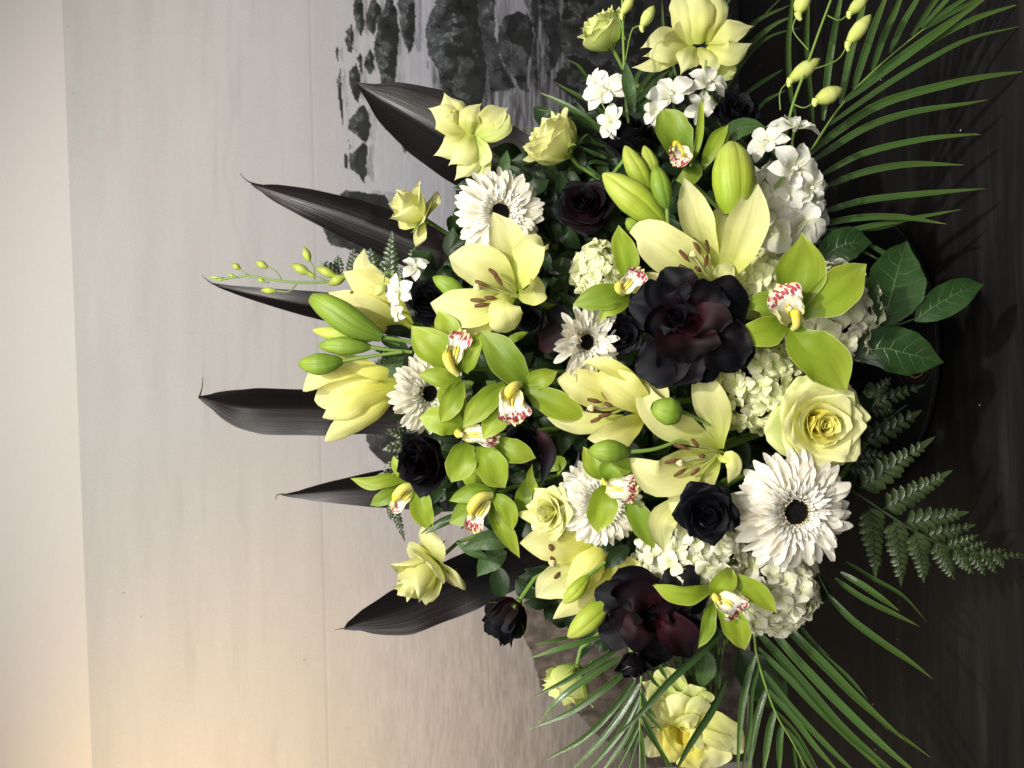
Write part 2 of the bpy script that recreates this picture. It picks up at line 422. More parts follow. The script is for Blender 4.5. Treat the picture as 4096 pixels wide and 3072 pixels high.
M['fern'] = petal_mat('leather_fern_leaflet', [(0, (.026, .042, .014)), (1, (.040, .062, .018))], vein=.22, vscale=7, transl=.08, rough=.26, spec=.7,
                      midrib=((.14, .18, .08), .06, .5), bump=.6, jitter=.25, blotch=.1)
M['salal'] = petal_mat('broad_glossy_leaf', [(0, (.018, .046, .012)), (1, (.027, .066, .017))], vein=.2, vscale=9, transl=.06, rough=.30, spec=.6, pinnate=((.12, .17, .08, 1), 7, .07),
                       midrib=((.16, .25, .10), .016, 1.0), bump=.6, jitter=.15, blotch=.12)
M['leaf'] = petal_mat('rose_leaf', [(0, (.040, .080, .024)), (1, (.058, .11, .032))], vein=.2, pinnate=((.10, .16, .06, 1), 8, .08), vscale=9, transl=.12, rough=.45, spec=.35,
                      midrib=((.13, .2, .08), .02, .9), bump=.5, jitter=.2, blotch=.12)
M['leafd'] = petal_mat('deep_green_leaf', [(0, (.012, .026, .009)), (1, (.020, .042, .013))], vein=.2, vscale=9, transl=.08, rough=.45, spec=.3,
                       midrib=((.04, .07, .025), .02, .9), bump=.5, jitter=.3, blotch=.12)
M['ti'] = petal_mat('dark_cordyline_leaf', [(0, (.007, .0045, .005)), (.5, (.0055, .004, .0045)), (1, (.012, .005, .0065))], vein=.30, vscale=14, transl=.02, rough=.34, spec=.28,
                    midrib=((.025, .010, .013), .008, .4), bump=.7, jitter=.15, blotch=.08)
M['stem'] = petal_mat('green_stem', [(0, (.13, .22, .04)), (1, (.19, .30, .06))], vein=.12, vscale=6, transl=0, rough=.45, spec=.4)
M['stemd'] = petal_mat('dark_stem', [(0, (.030, .05, .018)), (1, (.05, .08, .025))], vein=.12, vscale=6, transl=0, rough=.5)
M['sepal'] = petal_mat('green_sepal', [(0, (.10, .18, .03)), (1, (.17, .27, .06))], vein=.12, vscale=10, transl=.1, rough=.5)
# ---------------------------------------------------------------- setting: table, wall, printed mural
PSI = 0.045
WALL_Y = 1.36
WN = Vector((PSI, 1, 0)).normalized()          # away from the camera
WH = Vector((1, -PSI, 0)).normalized()         # along the wall, to the right in the room
WP0 = Vector((0, WALL_Y, 0))
def on_wall(u, v, off=0.0):
    d = V(u, v, 1.0) - C0
    t = (WP0 - WN * off - C0).dot(WN) / d.dot(WN)
    p = C0 + d * t
    return p
def wall_xy(p):
    return (p - WP0).dot(WH), p.z
def wall_pt(x, z, off=0.0):
    return WP0 + WH * x + Vector((0, 0, z)) - WN * off

def np_noise(x, y, seed, octaves=4):
    out = 0; amp = 1; tot = 0
    for o in range(octaves):
        r = np.random.default_rng(seed * 31 + o).random((64, 64))
        xi = np.floor(x).astype(int); yi = np.floor(y).astype(int)
        fx = x - xi; fy = y - yi
        fx = fx * fx * (3 - 2 * fx); fy = fy * fy * (3 - 2 * fy)
        a = r[yi % 64, xi % 64]; b = r[yi % 64, (xi + 1) % 64]
        c = r[(yi + 1) % 64, xi % 64]; d = r[(yi + 1) % 64, (xi + 1) % 64]
        out = out + amp * ((a * (1 - fx) + b * fx) * (1 - fy) + (c * (1 - fx) + d * fx) * fy)
        tot += amp; amp *= 0.55; x = x * 2.03 + 7.3; y = y * 2.03 + 3.1
    return out / tot

def inside(poly, x, y):
    poly = np.array(poly, float); n = len(poly); r = np.zeros(x.shape, bool)
    j = n - 1
    for i in range(n):
        xi, yi = poly[i]; xj, yj = poly[j]
        c = ((yi > y) != (yj > y)) & (x < (xj - xi) * (y - yi) / (yj - yi + 1e-9) + xi)
        r ^= c; j = i
    return r
def T1(pts): return [(200 + a * .11573, b * .11573) for a, b in pts]
def T2(pts): return [(456 + a * .11573, b * .11573) for a, b in pts]
ROCKS = [
 T1([(1305,200),(1325,260),(1330,330),(1310,465),(1275,440),(1255,350),(1265,270)]),
 T1([(1340,-60),(1385,-60),(1410,60),(1415,230),(1395,320),(1350,240),(1325,120)]),
 T1([(1500,-30),(1560,60),(1570,120),(1520,200),(1510,310),(1440,250),(1420,180),(1450,80)]),
 T1([(1580,110),(1630,-60),(1650,-60),(1700,100),(1720,250),(1700,600),(1680,700),(1640,760),(1570,720),(1500,430),(1530,250),(1520,150)]),
 T1([(1700,-60),(1840,-60),(1865,200),(1840,420),(1800,460),(1740,280)]),
 T1([(1188,400),(1200,440),(1198,540),(1182,500),(1175,450)]),
 T1([(1205,580),(1220,700),(1232,900),(1240,1140),(1222,1000),(1200,850),(1180,690)]),
 T1([(1475,420),(1510,500),(1500,600),(1470,655),(1420,570),(1440,470)]),
 T1([(1395,465),(1410,560),(1400,660),(1380,600),(1360,500)]),
 T1([(1345,545),(1375,620),(1395,740),(1370,890),(1330,850),(1285,690),(1290,620)]),
 T1([(1410,900),(1460,980),(1475,1100),(1440,1240),(1400,1215),(1340,1160),(1275,1110),(1300,1010)]),
 T1([(1420,1230),(1450,1270),(1440,1500),(1420,1590),(1370,1510),(1290,1450),(1300,1330)]),
 T1([(1262,1310),(1275,1350),(1272,1480),(1250,1440),(1242,1360)]),
 T1([(1290,1180),(1300,1280),(1285,1290)]),
 T1([(1570,1000),(1625,1060),(1605,1135),(1580,1080)]),
 T1([(1730,1160),(1810,1270),(1775,1330),(1745,1260)]),
 [(436,2),(448,-8),(474,-8),(484,20),(487,60),(482,112),(462,112),(452,102),(442,90),(438,70),(428,55),(425,32),(430,14)],
 T2([(540,95),(640,150),(670,300),(640,500),(600,600),(630,800),(560,780),(480,640),(410,540),(350,400),(370,230),(420,150)]),
 T2([(0,620),(60,500),(180,470),(250,640),(240,860),(160,900),(40,880),(-60,760)]),
 [(530,-8),(556,-8),(560,22),(566,46),(556,64),(548,78),(542,60),(549,40),(540,20)],
 T2([(180,-40),(330,-40),(340,300),(400,560),(520,760),(300,800),(250,500),(200,200)]),
 T2([(560,-60),(700,-60),(720,160),(690,420),(720,700),(640,660),(680,300),(640,120)]),
 [(322,226),(330,245),(352,250),(368,262),(385,262),(395,215),(385,195),(345,190),(335,200)],
 [(365,430),(369,448),(378,458),(388,466),(410,466),(410,430)],
 [(455,190),(470,186),(500,190),(520,215),(480,222),(458,210)],
]
DARKMASS = [(566,-8),(1100,-8),(1100,600),(640,560),(600,400),(560,300),(520,230),(556,180),(560,130),(575,100),(552,82),(566,60),(556,30)]
LOWROCK = [(524,598),(521,630),(531,652),(540,688),(566,700),(600,738),(640,757),(672,790),(800,790),(800,520),(600,520)]

def mural_colour(u, v):
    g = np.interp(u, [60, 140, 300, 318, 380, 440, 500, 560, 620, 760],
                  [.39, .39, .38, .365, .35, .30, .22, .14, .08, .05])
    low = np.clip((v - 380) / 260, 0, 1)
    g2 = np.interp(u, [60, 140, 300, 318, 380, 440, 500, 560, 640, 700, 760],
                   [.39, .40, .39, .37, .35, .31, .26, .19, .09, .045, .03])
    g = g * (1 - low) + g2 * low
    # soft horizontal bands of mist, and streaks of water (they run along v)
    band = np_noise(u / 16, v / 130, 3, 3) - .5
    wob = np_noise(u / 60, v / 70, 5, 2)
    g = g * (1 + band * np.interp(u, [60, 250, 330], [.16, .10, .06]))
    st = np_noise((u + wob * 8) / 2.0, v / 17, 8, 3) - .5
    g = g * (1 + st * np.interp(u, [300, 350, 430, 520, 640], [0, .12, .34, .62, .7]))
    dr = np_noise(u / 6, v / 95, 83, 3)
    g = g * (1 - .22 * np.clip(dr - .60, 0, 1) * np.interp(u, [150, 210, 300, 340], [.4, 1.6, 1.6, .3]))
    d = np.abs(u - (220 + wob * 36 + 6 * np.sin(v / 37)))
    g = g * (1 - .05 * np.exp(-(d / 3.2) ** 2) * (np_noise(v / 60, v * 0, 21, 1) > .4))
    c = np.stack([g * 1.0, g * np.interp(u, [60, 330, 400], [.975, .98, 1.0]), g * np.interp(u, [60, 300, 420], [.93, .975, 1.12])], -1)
    warm = low * np.interp(u, [300, 450, 760], [0, .8, 1.0])  # warm lamplight on the lower part, put into the print colour
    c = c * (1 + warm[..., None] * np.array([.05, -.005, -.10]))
    # rocks
    nx = np_noise(u / 9, v / 9, 33, 5); n2 = np_noise(u / 16, v / 13, 35, 4)
    je = (np_noise(u / 5, v / 5, 41, 3) - .5) * 5
    veins = np.exp(-((n2 - .5) / .012) ** 2) * (nx > .42)
    vein2 = np.exp(-((np_noise(u / 11, v / 17, 55, 3) - .5) / .010) ** 2)
    for k, poly in enumerate(ROCKS):
        x0 = min(p[0] for p in poly); x1 = max(p[0] for p in poly); y0 = min(p[1] for p in poly); y1 = max(p[1] for p in poly)
        box = (u > x0 - 6) & (u < x1 + 6) & (v > y0 - 6) & (v < y1 + 6)
        ii = np.where(box)
        uu, vv = u[ii] + je[ii] * .6, v[ii] + je[ii] * .4
        ins = inside(poly, uu, vv)
        f = (uu - x0) / (x1 - x0)
        face = f + (n2[ii] - .5) * 1.5
        lit = np.clip((.62 - face) * 7, 0, 1)
        val = (.020 + .085 * (nx[ii] - .2) ** 1.3 * 1.6) * (0.28 + .72 * lit) + .14 * veins[ii] * lit + .10 * vein2[ii] * lit
        val = val * (.92 if k < 22 else .5)
        cc = np.stack([val * .88, val * .98, val * 1.02], -1)
        tmp = c[ii]; tmp[ins] = cc[ins]; c[ii] = tmp
        # dark reflection trailing to the right of each rock
        rf = inside([(a * 1.0 + (x1 - x0) * .35 + 3, b) for a, b in poly], uu, vv) & ~ins
        stv = np_noise(uu / 1.9, vv / 22, 61, 3)
        tmp = c[ii]; tmp[rf] = tmp[rf] * (0.30 + .95 * stv[rf])[:, None]; c[ii] = tmp
    sh = inside([(425, 60), (445, 120), (470, 165), (520, 230), (600, 230), (600, -8), (540, -8), (500, 60)], u + je * 2, v + je * 2)
    stq = np_noise(u / 2.0, v / 26, 77, 3)
    sh = sh & (c.mean(-1) > .10)
    c[sh] = c[sh] * np.clip((stq[sh] - .26) * 2.6, .26, 1)[:, None]
    ins = inside(DARKMASS, u + je * 1.6, v + je)
    val = .010 + .075 * np.clip(nx - .30, 0, 1) * (n2 > .44) + .07 * veins * (n2 > .40)
    val = val * np.interp(u, [560, 700], [1, .35])
    cc = np.stack([val * .95, val, val * 1.04], -1)
    c[ins] = cc[ins]
    ins = inside(LOWROCK, u + je * 1.2, v + je)
    st2 = np_noise(v / 2.2, u / 11, 71, 3)
    val = (.045 + .20 * np.clip(nx - .25, 0, 1) * (.4 + st2)) * np.interp(u, [520, 600, 660, 720], [1.05, .75, .55, .32])
    cc = np.stack([val * 1.10, val * .96, val * .91], -1)
    c[ins] = cc[ins]
    # seam between two strips of paper
    su = 309 + v * 19 / 768
    c = c * (1 - .13 * np.exp(-((u - su) / .9) ** 2))[..., None] * (1 + .05 * np.exp(-((u - su - 2.5) / 1.2) ** 2))[..., None]
    return np.clip(c, .002, 1)

def project(P):
    q = P - np.array(list(C0))
    d = q @ np.array(list(FWD))
    return 512 + FPX * (q @ np.array(list(RGT))) / d, 384 - FPX * (q @ np.array(list(UPV))) / d

mm_, nt, out = new_mat('mural_print')
at = nd(nt, 'ShaderNodeVertexColor'); at.layer_name = 'print'
tc = nd(nt, 'ShaderNodeTexCoord')
n1 = nd(nt, 'ShaderNodeTexNoise'); n1.inputs['Scale'].default_value = 900; n1.inputs['Detail'].default_value = 2
nt.links.new(tc.outputs['Object'], n1.inputs['Vector'])
r1 = ramp(nt, [(.3, (.90, .90, .90)), (.7, (1.1, 1.1, 1.1))]); nt.links.new(n1.outputs[0], r1.inputs[0])
pb = nd(nt, 'ShaderNodeBsdfPrincipled'); pb.inputs['Roughness'].default_value = .62; pb.inputs['Specular IOR Level'].default_value = .25
nt.links.new(mixc(nt, 1.0, at.outputs[0], r1.outputs[0], 'MULTIPLY'), pb.inputs['Base Color'])
bm = nd(nt, 'ShaderNodeBump'); bm.inputs['Strength'].default_value = .12; bm.inputs['Distance'].default_value = .0008
nt.links.new(n1.outputs[0], bm.inputs['Height']); nt.links.new(bm.outputs[0], pb.inputs['Normal'])
nt.links.new(pb.outputs[0], out.inputs[0])
M['mural'] = mm_

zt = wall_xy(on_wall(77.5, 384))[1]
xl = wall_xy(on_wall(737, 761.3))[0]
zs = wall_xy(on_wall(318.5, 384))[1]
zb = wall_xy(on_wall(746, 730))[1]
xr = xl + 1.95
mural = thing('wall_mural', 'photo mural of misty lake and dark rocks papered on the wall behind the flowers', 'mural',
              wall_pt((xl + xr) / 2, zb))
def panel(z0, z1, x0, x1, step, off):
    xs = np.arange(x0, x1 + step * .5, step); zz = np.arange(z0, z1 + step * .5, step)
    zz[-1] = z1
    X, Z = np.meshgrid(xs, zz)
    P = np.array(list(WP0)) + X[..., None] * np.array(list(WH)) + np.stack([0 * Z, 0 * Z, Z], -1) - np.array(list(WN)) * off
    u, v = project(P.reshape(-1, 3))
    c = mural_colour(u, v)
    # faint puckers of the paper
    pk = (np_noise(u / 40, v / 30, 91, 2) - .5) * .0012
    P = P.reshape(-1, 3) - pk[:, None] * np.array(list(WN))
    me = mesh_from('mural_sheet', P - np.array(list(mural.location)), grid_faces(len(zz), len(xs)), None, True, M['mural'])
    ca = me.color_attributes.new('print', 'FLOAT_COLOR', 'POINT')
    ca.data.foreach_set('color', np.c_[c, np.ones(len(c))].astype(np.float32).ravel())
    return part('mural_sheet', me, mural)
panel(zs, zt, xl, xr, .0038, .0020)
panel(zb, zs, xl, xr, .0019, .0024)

mt, nt, out = new_mat('speck_dirt')
pb = nd(nt, 'ShaderNodeBsdfPrincipled'); pb.inputs['Base Color'].default_value = (.05, .035, .025, 1); nt.links.new(pb.outputs[0], out.inputs[0])
for (su, sv, sr) in ((123.6, 593, .9), (141, 617, .9), (304, 660, 1.0), (67.6, 26, .7), (73, 93, .7)):
    pc = on_wall(su, sv, .0034); rr0 = sr * .0010
    X = [pc + WH * math.cos(a) * rr0 + Vector((0, 0, 1)) * math.sin(a) * rr0 * .8 - mural.location for a in np.linspace(0, 2 * math.pi, 8, endpoint=False)]
    part('speck', mesh_from('speck', [list(x) for x in X], [tuple(range(8))], None, False, mt), mural)

def simple_mat(name, colr, rough=.6, spec=.3, nscale=40, namt=.08, bump=.1, metal=0):
    mt, nt, out = new_mat(name)
    tc = nd(nt, 'ShaderNodeTexCoord'); n = nd(nt, 'ShaderNodeTexNoise'); n.inputs['Scale'].default_value = nscale; n.inputs['Detail'].default_value = 5
    nt.links.new(tc.outputs['Object'], n.inputs['Vector'])
    a = tuple(x * (1 - namt) for x in colr[:3]); b = tuple(x * (1 + namt) for x in colr[:3])
    r = ramp(nt, [(.3, a), (.7, b)]); nt.links.new(n.outputs[0], r.inputs[0])
    pb = nd(nt, 'ShaderNodeBsdfPrincipled'); nt.links.new(r.outputs[0], pb.inputs['Base Color'])
    pb.inputs['Roughness'].default_value = rough; pb.inputs['Specular IOR Level'].default_value = spec; pb.inputs['Metallic'].default_value = metal
    bm = nd(nt, 'ShaderNodeBump'); bm.inputs['Strength'].default_value = bump; bm.inputs['Distance'].default_value = .001
    nt.links.new(n.outputs[0], bm.inputs['Height']); nt.links.new(bm.outputs[0], pb.inputs['Normal'])
    nt.links.new(pb.outputs[0], out.inputs[0])
    return mt
M['wall'] = simple_mat('painted_wall', (.50, .475, .452), .7, .2, 350, .03, .15)

def box_geo(x0, x1, y0, y1, z0, z1):
    v = [(x, y, z) for z in (z0, z1) for y in (y0, y1) for x in (x0, x1)]
    f = [(0, 2, 3, 1), (4, 5, 7, 6), (0, 1, 5, 4), (2, 6, 7, 3), (0, 4, 6, 2), (1, 3, 7, 5)]
    return v, f
def struct(name, v, f, mat):
    o = part(name, mesh_from(name, v, f, None, False, mat)); o['kind'] = 'structure'; return o
c4 = []
for off in (0, -.10):
    for z in (0, 2.9):
        for x in (-3.2, 3.2):
            c4.append(tuple(wall_pt(x, z, off)))
struct('wall', c4, [(0, 1, 3, 2), (4, 6, 7, 5), (0, 4, 5, 1), (2, 3, 7, 6), (0, 2, 6, 4), (1, 5, 7, 3)], M['wall'])
M['floor'] = simple_mat('floor', (.10, .085, .07), .5, .3, 6, .2, .1)
v, f = box_geo(-3.2, 3.2, -2.5, 2.2, -.1, 0)
struct('floor', v, f, M['floor'])

# black wooden table: streaky grain, dust specks
mt, nt, out = new_mat('black_table_top')
tc = nd(nt, 'ShaderNodeTexCoord'); mp = nd(nt, 'ShaderNodeMapping'); mp.inputs['Scale'].default_value = (2.2, 24, 8)
nt.links.new(tc.outputs['Object'], mp.inputs[0])
n = nd(nt, 'ShaderNodeTexNoise'); n.inputs['Scale'].default_value = 3; n.inputs['Detail'].default_value = 8; n.inputs['Distortion'].default_value = .7
nt.links.new(mp.outputs[0], n.inputs['Vector'])
r = ramp(nt, [(.30, (.004, .0037, .0037)), (.52, (.0075, .0069, .0066)), (.75, (.018, .0162, .0152))]); nt.links.new(n.outputs[0], r.inputs[0])
nb = nd(nt, 'ShaderNodeTexNoise'); nb.inputs['Scale'].default_value = 9; nb.inputs['Detail'].default_value = 4
nt.links.new(tc.outputs['Object'], nb.inputs['Vector'])
c = mixc(nt, mth(nt, 'MULTIPLY', mth(nt, 'SUBTRACT', nb.outputs[0], .45), 2.5, True), r.outputs[0], (.012, .0105, .0095, 1))
vo = nd(nt, 'ShaderNodeTexVoronoi'); vo.inputs['Scale'].default_value = 42; nt.links.new(tc.outputs['Object'], vo.inputs['Vector'])
sc = nd(nt, 'ShaderNodeSeparateColor'); nt.links.new(vo.outputs['Color'], sc.inputs[0])
sp_ = mth(nt, 'MULTIPLY', mth(nt, 'LESS_THAN', vo.outputs['Distance'], .035), mth(nt, 'GREATER_THAN', sc.outputs[0], .80))
c = mixc(nt, sp_, c, (.45, .43, .40, 1))
pb = nd(nt, 'ShaderNodeBsdfPrincipled'); nt.links.new(c, pb.inputs['Base Color']); pb.inputs['Roughness'].default_value = .55; pb.inputs['Specular IOR Level'].default_value = .16
bm = nd(nt, 'ShaderNodeBump'); bm.inputs['Strength'].default_value = .25; bm.inputs['Distance'].default_value = .001
nt.links.new(n.outputs[0], bm.inputs['Height']); nt.links.new(bm.outputs[0], pb.inputs['Normal'])
nt.links.new(pb.outputs[0], out.inputs[0]); M['table'] = mt
d = V(751.5, 730, 1) - C0
t_ = -CAM_H / d.z
YB = (C0 + d * t_).y
table = thing('display_table', 'black wooden table carrying the black round vase of flowers', 'table', (0, .6, 0))
X0, X1, Y0 = -.95, 1.0, .22
v, f = box_geo(X0, X1, Y0 - .6, YB - .6, TABLE_Z - .04, TABLE_Z)
part('tabletop', mesh_from('tabletop', v, f, None, False, M['table']), table)
for x in (X0 + .06, X1 - .06):
    for y in (Y0 + .06, YB - .06):
        v, f = box_geo(x - .03, x + .03, y - .63, y - .57, 0, TABLE_Z - .04)
        part('leg', mesh_from('leg', v, f, None, False, M['table']), table)

# black round vase with gold ring emblem
M['vase'] = simple_mat('black_matte_vase', (.0030, .0028, .0028), .55, .15, 60, .1, .05)
M['gold'] = simple_mat('gold_print', (.42, .20, .07), .5, .4, 60, .1, .05)
M['goldd'] = simple_mat('dull_gold_print', (.09, .065, .045), .5, .4, 60, .1, .05)
M['foam'] = simple_mat('floral_foam', (.012, .02, .010), .8, .1, 200, .3, .5)
VR = .165
VCY = .705 + VR
VC = Vector((.03, VCY, TABLE_Z))
vase = thing('round_vase', 'black round vase with a gold ring emblem, standing on the black table under the flowers', 'vase', VC)
def lathe(name, prf, mat, parent, seg=64):
    a = np.linspace(0, 2 * np.pi, seg, endpoint=False)
    X = np.array([[(r * math.cos(x), r * math.sin(x), z) for x in a] for r, z in prf]).reshape(-1, 3)
    return part(name, mesh_from(name, X, grid_faces(len(prf), seg, True), None, True, mat), parent)
lathe('body', [(0.001, .002), (VR - .002, .002), (VR, .004), (VR, .0065), (VR + .0012, .0068), (VR + .0012, .0072), (VR, .0078), (VR, .13), (VR + .003, .135), (VR + .003, .16), (VR - .004, .16), (VR - .005, .10), (.001, .10)], M['vase'], vase)
lathe('rim_line', [(VR + .0013, .0106), (VR + .0015, .0108), (VR + .0013, .0110)], M['goldd'], vase)
foam = lathe('foam', [(.001, .19), (.06, .185), (.11, .17), (.14, .14), (.158, .105)], M['foam'], vase)
# emblem on the front of the vase
def vase_pt(th, z, off):
    r = VR + off
    return (r * math.sin(th), -r * math.cos(th), z)
dd = V(915.5, 370, 1) - C0
a_ = dd.x ** 2 + dd.y ** 2; qx, qy = C0.x - VC.x, C0.y - VC.y
b_ = 2 * (dd.x * qx + dd.y * qy); cc_ = qx * qx + qy * qy - VR * VR
tt_ = (-b_ - math.sqrt(b_ * b_ - 4 * a_ * cc_)) / (2 * a_)
pe = C0 + dd * tt_
eth = math.atan2(pe.x - VC.x, -(pe.y - VC.y)); ez = pe.z - VC.z
em_s = (pe - C0).dot(FWD) / FPX
emblem = part('emblem_ring', None, None) if False else None
def ring(name, r0, r1, mat, a0=0, a1=2 * math.pi, off=.0006, n=72, parent=None):
    A = np.linspace(a0, a1, n)
    X = []
    for rr_ in (r0, r1):
        for a in A:
            X.append(vase_pt(eth + rr_ * math.cos(a) / VR, ez + rr_ * math.sin(a), off))
    return part(name, mesh_from(name, np.array(X), grid_faces(2, n), None, True, mat), parent or vase)
k = em_s * 1.12
ring('emblem_ring', 6.0 * k, 7.4 * k, M['gold'])
ring('emblem_ring', 10.2 * k, 10.8 * k, M['goldd'])
ring('emblem_ring', 15.6 * k, 16.1 * k, M['goldd'])
def letter(ch, ang, rr_, size, parent):
    cu = bpy.data.curves.new('letter', 'FONT'); cu.body = ch; cu.size = size; cu.align_x = 'CENTER'; cu.align_y = 'CENTER'
    to = bpy.data.objects.new('letter', cu); me = bpy.data.meshes.new_from_object(to)
    bpy.data.objects.remove(to)
    n_ = len(me.vertices); co = np.zeros(n_ * 3); me.vertices.foreach_get('co', co); co = co.reshape(-1, 3)
    ca, sa = math.cos(ang + math.pi / 2), math.sin(ang + math.pi / 2)
    cx, cy = rr_ * math.cos(ang), rr_ * math.sin(ang)
    X = [vase_pt(eth + (cx + p[0] * ca - p[1] * sa) / VR, ez + cy + p[0] * sa + p[1] * ca, .0007) for p in co]
    me.vertices.foreach_set('co', np.array(X, dtype=np.float32).ravel()); me.update(); me.materials.clear(); me.materials.append(M['goldd'])
    return part('letter', me, parent)
# letters stand between the rings along the lower edge (room down = picture right)
for ch, a in (('E', -97), ('V', -82)):
    letter(ch, math.radians(a), 13.2 * k, 4.6 * k, vase)
# ---------------------------------------------------------------- flower builders
class Fr:
    """a small frame at picture point u, v and depth D; heights z are given in picture units towards the camera"""
    def __init__(s, u, v, D):
        s.u, s.v, s.D = u, v, D; s.k = D / FPX
    def __call__(s, u, v, z=0.0):
        return V(u, v, s.D - z * s.k)
    def pts(s, L):
        return [s(*p) for p in L]

def Rz(a): return Matrix.Rotation(a, 4, 'Z')
def Ry(a): return Matrix.Rotation(a, 4, 'Y')
def Rx(a): return Matrix.Rotation(a, 4, 'X')
def face_rot(f, roll=0.0):
    z = idir(*f).normalized()
    x = idir(1, 0.05, 0.02); x = (x - z * x.dot(z)).normalized(); y = z.cross(x)
    m3 = Matrix((x, y, z)).transposed()
    return (m3.to_4x4() @ Rz(roll)).to_3x3()

FOCUS = V(905, 384, .86)
def stem_to_vase(root_, start, back, mat, r=.0022, mids=None):
    """stem from the flower's back down into the foam"""
    p0 = start; p1 = start + back * .035
    pts = [p0, p1] + (mids or []) 
    e = FOCUS.lerp(pts[-1], .30)
    e = e + Vector((random.uniform(-.02, .02), random.uniform(-.02, .02), 0))
    pts.append(e)
    return tube('stem', pts, r, mat, root_, n=14, seg=6)

def rose_petal(i, f, N, k, op, rr, pointy=0.0, nL=13, nS=13, wide=0.0, wavy=0.0):
    """one petal in the rose's own axes (z along the flower). f: 0 heart .. 1 outermost"""
    h0, aE, curl, Lf = op
    a0 = math.radians(np.interp(f, [0, .3, 1], [18, 42, 66 + 10 * h0]))
    a1 = math.radians(np.interp(f, [0, .25, .6, 1], aE)) + rr.normal(0, .07)
    cu = math.radians(np.interp(f, [0, .35, 1], curl)) * rr.uniform(.7, 1.3)
    L = k * np.interp(f, [0, .4, 1], Lf) * rr.uniform(.95, 1.05)
    t = np.linspace(0, 1, nL)
    al = a0 + (a1 - a0) * np.clip(t * 1.7, 0, 1) ** .8 + cu * np.clip((t - .72) / .28, 0, 1) ** 1.5
    dt = L / (nL - 1)
    r = np.r_[0, np.cumsum(np.sin(al[:-1]) * dt)] + .03 * k
    z = np.r_[0, np.cumsum(np.cos(al[:-1]) * dt)]
    rmin = k * np.interp(f, [0, .12, .3, 1], [.05, .12, .22, .3])
    rtop = max(r.max(), rmin)
    if f < .45:
        scale_r = np.clip(rmin / max(r.max(), 1e-6), .2, 1.0)
        r = r * (scale_r if f < .3 else scale_r + (1 - scale_r) * (f - .3) / .15)
    W = k * np.interp(f, [0, .15, .4, 1], [.20, .38, .58, .60 + wide]) * rr.uniform(.9, 1.1)
    w = prof([(0, .28), (.25, .68), (.55, 1), (.78, .98), (.92, .72 - .25 * pointy), (1, .42 - .36 * pointy)], nL) * W
    s = np.linspace(-1, 1, nS)
    Rw = np.maximum(r, k * .05) + np.interp(f, [0, .4, 1], [.0, .10, .34]) * k
    ang = s[None, :] * np.minimum(w / Rw, 2.2)[:, None]
    roff = Rw - r
    X = Rw[:, None] * np.cos(ang) - roff[:, None]
    Y = Rw[:, None] * np.sin(ang)
    Z = z[:, None] * np.ones(nS) - (np.abs(s) ** 2.2)[None, :] * (t ** 2)[:, None] * k * np.interp(f, [0, 1], [.03, .10])
    # rims curl back, edges wander
    e = (np.abs(s) ** 3)[None, :] * (t ** 1.5)[:, None]
    X = X - e * k * (.05 + .22 * pointy) * (1 if f > .3 else .2)
    ph = rr.uniform(0, 6.28, 3)
    wob = np.sin(s * 3.1 + ph[0])[None, :] * (t ** 2)[:, None] * k * .035 + np.sin(s * 7 + ph[1])[None, :] * (t ** 4)[:, None] * k * .018
    if wavy and f > .3:
        wob = wob + wavy * k * (t ** 2.5)[:, None] * np.sin(s * rr.uniform(6, 9) + ph[2])[None, :] * np.abs(s * .6 + .4)[None, :]
    if f < .2: wob = wob * .4
    Z = Z + wob; X = X + wob * .6
    uv = np.stack(np.broadcast_arrays((s[None, :] + 1) / 2, t[:, None]), -1).reshape(-1, 2)
    return np.stack([X, Y, Z], -1).reshape(-1, 3), grid_faces(nL, nS), uv

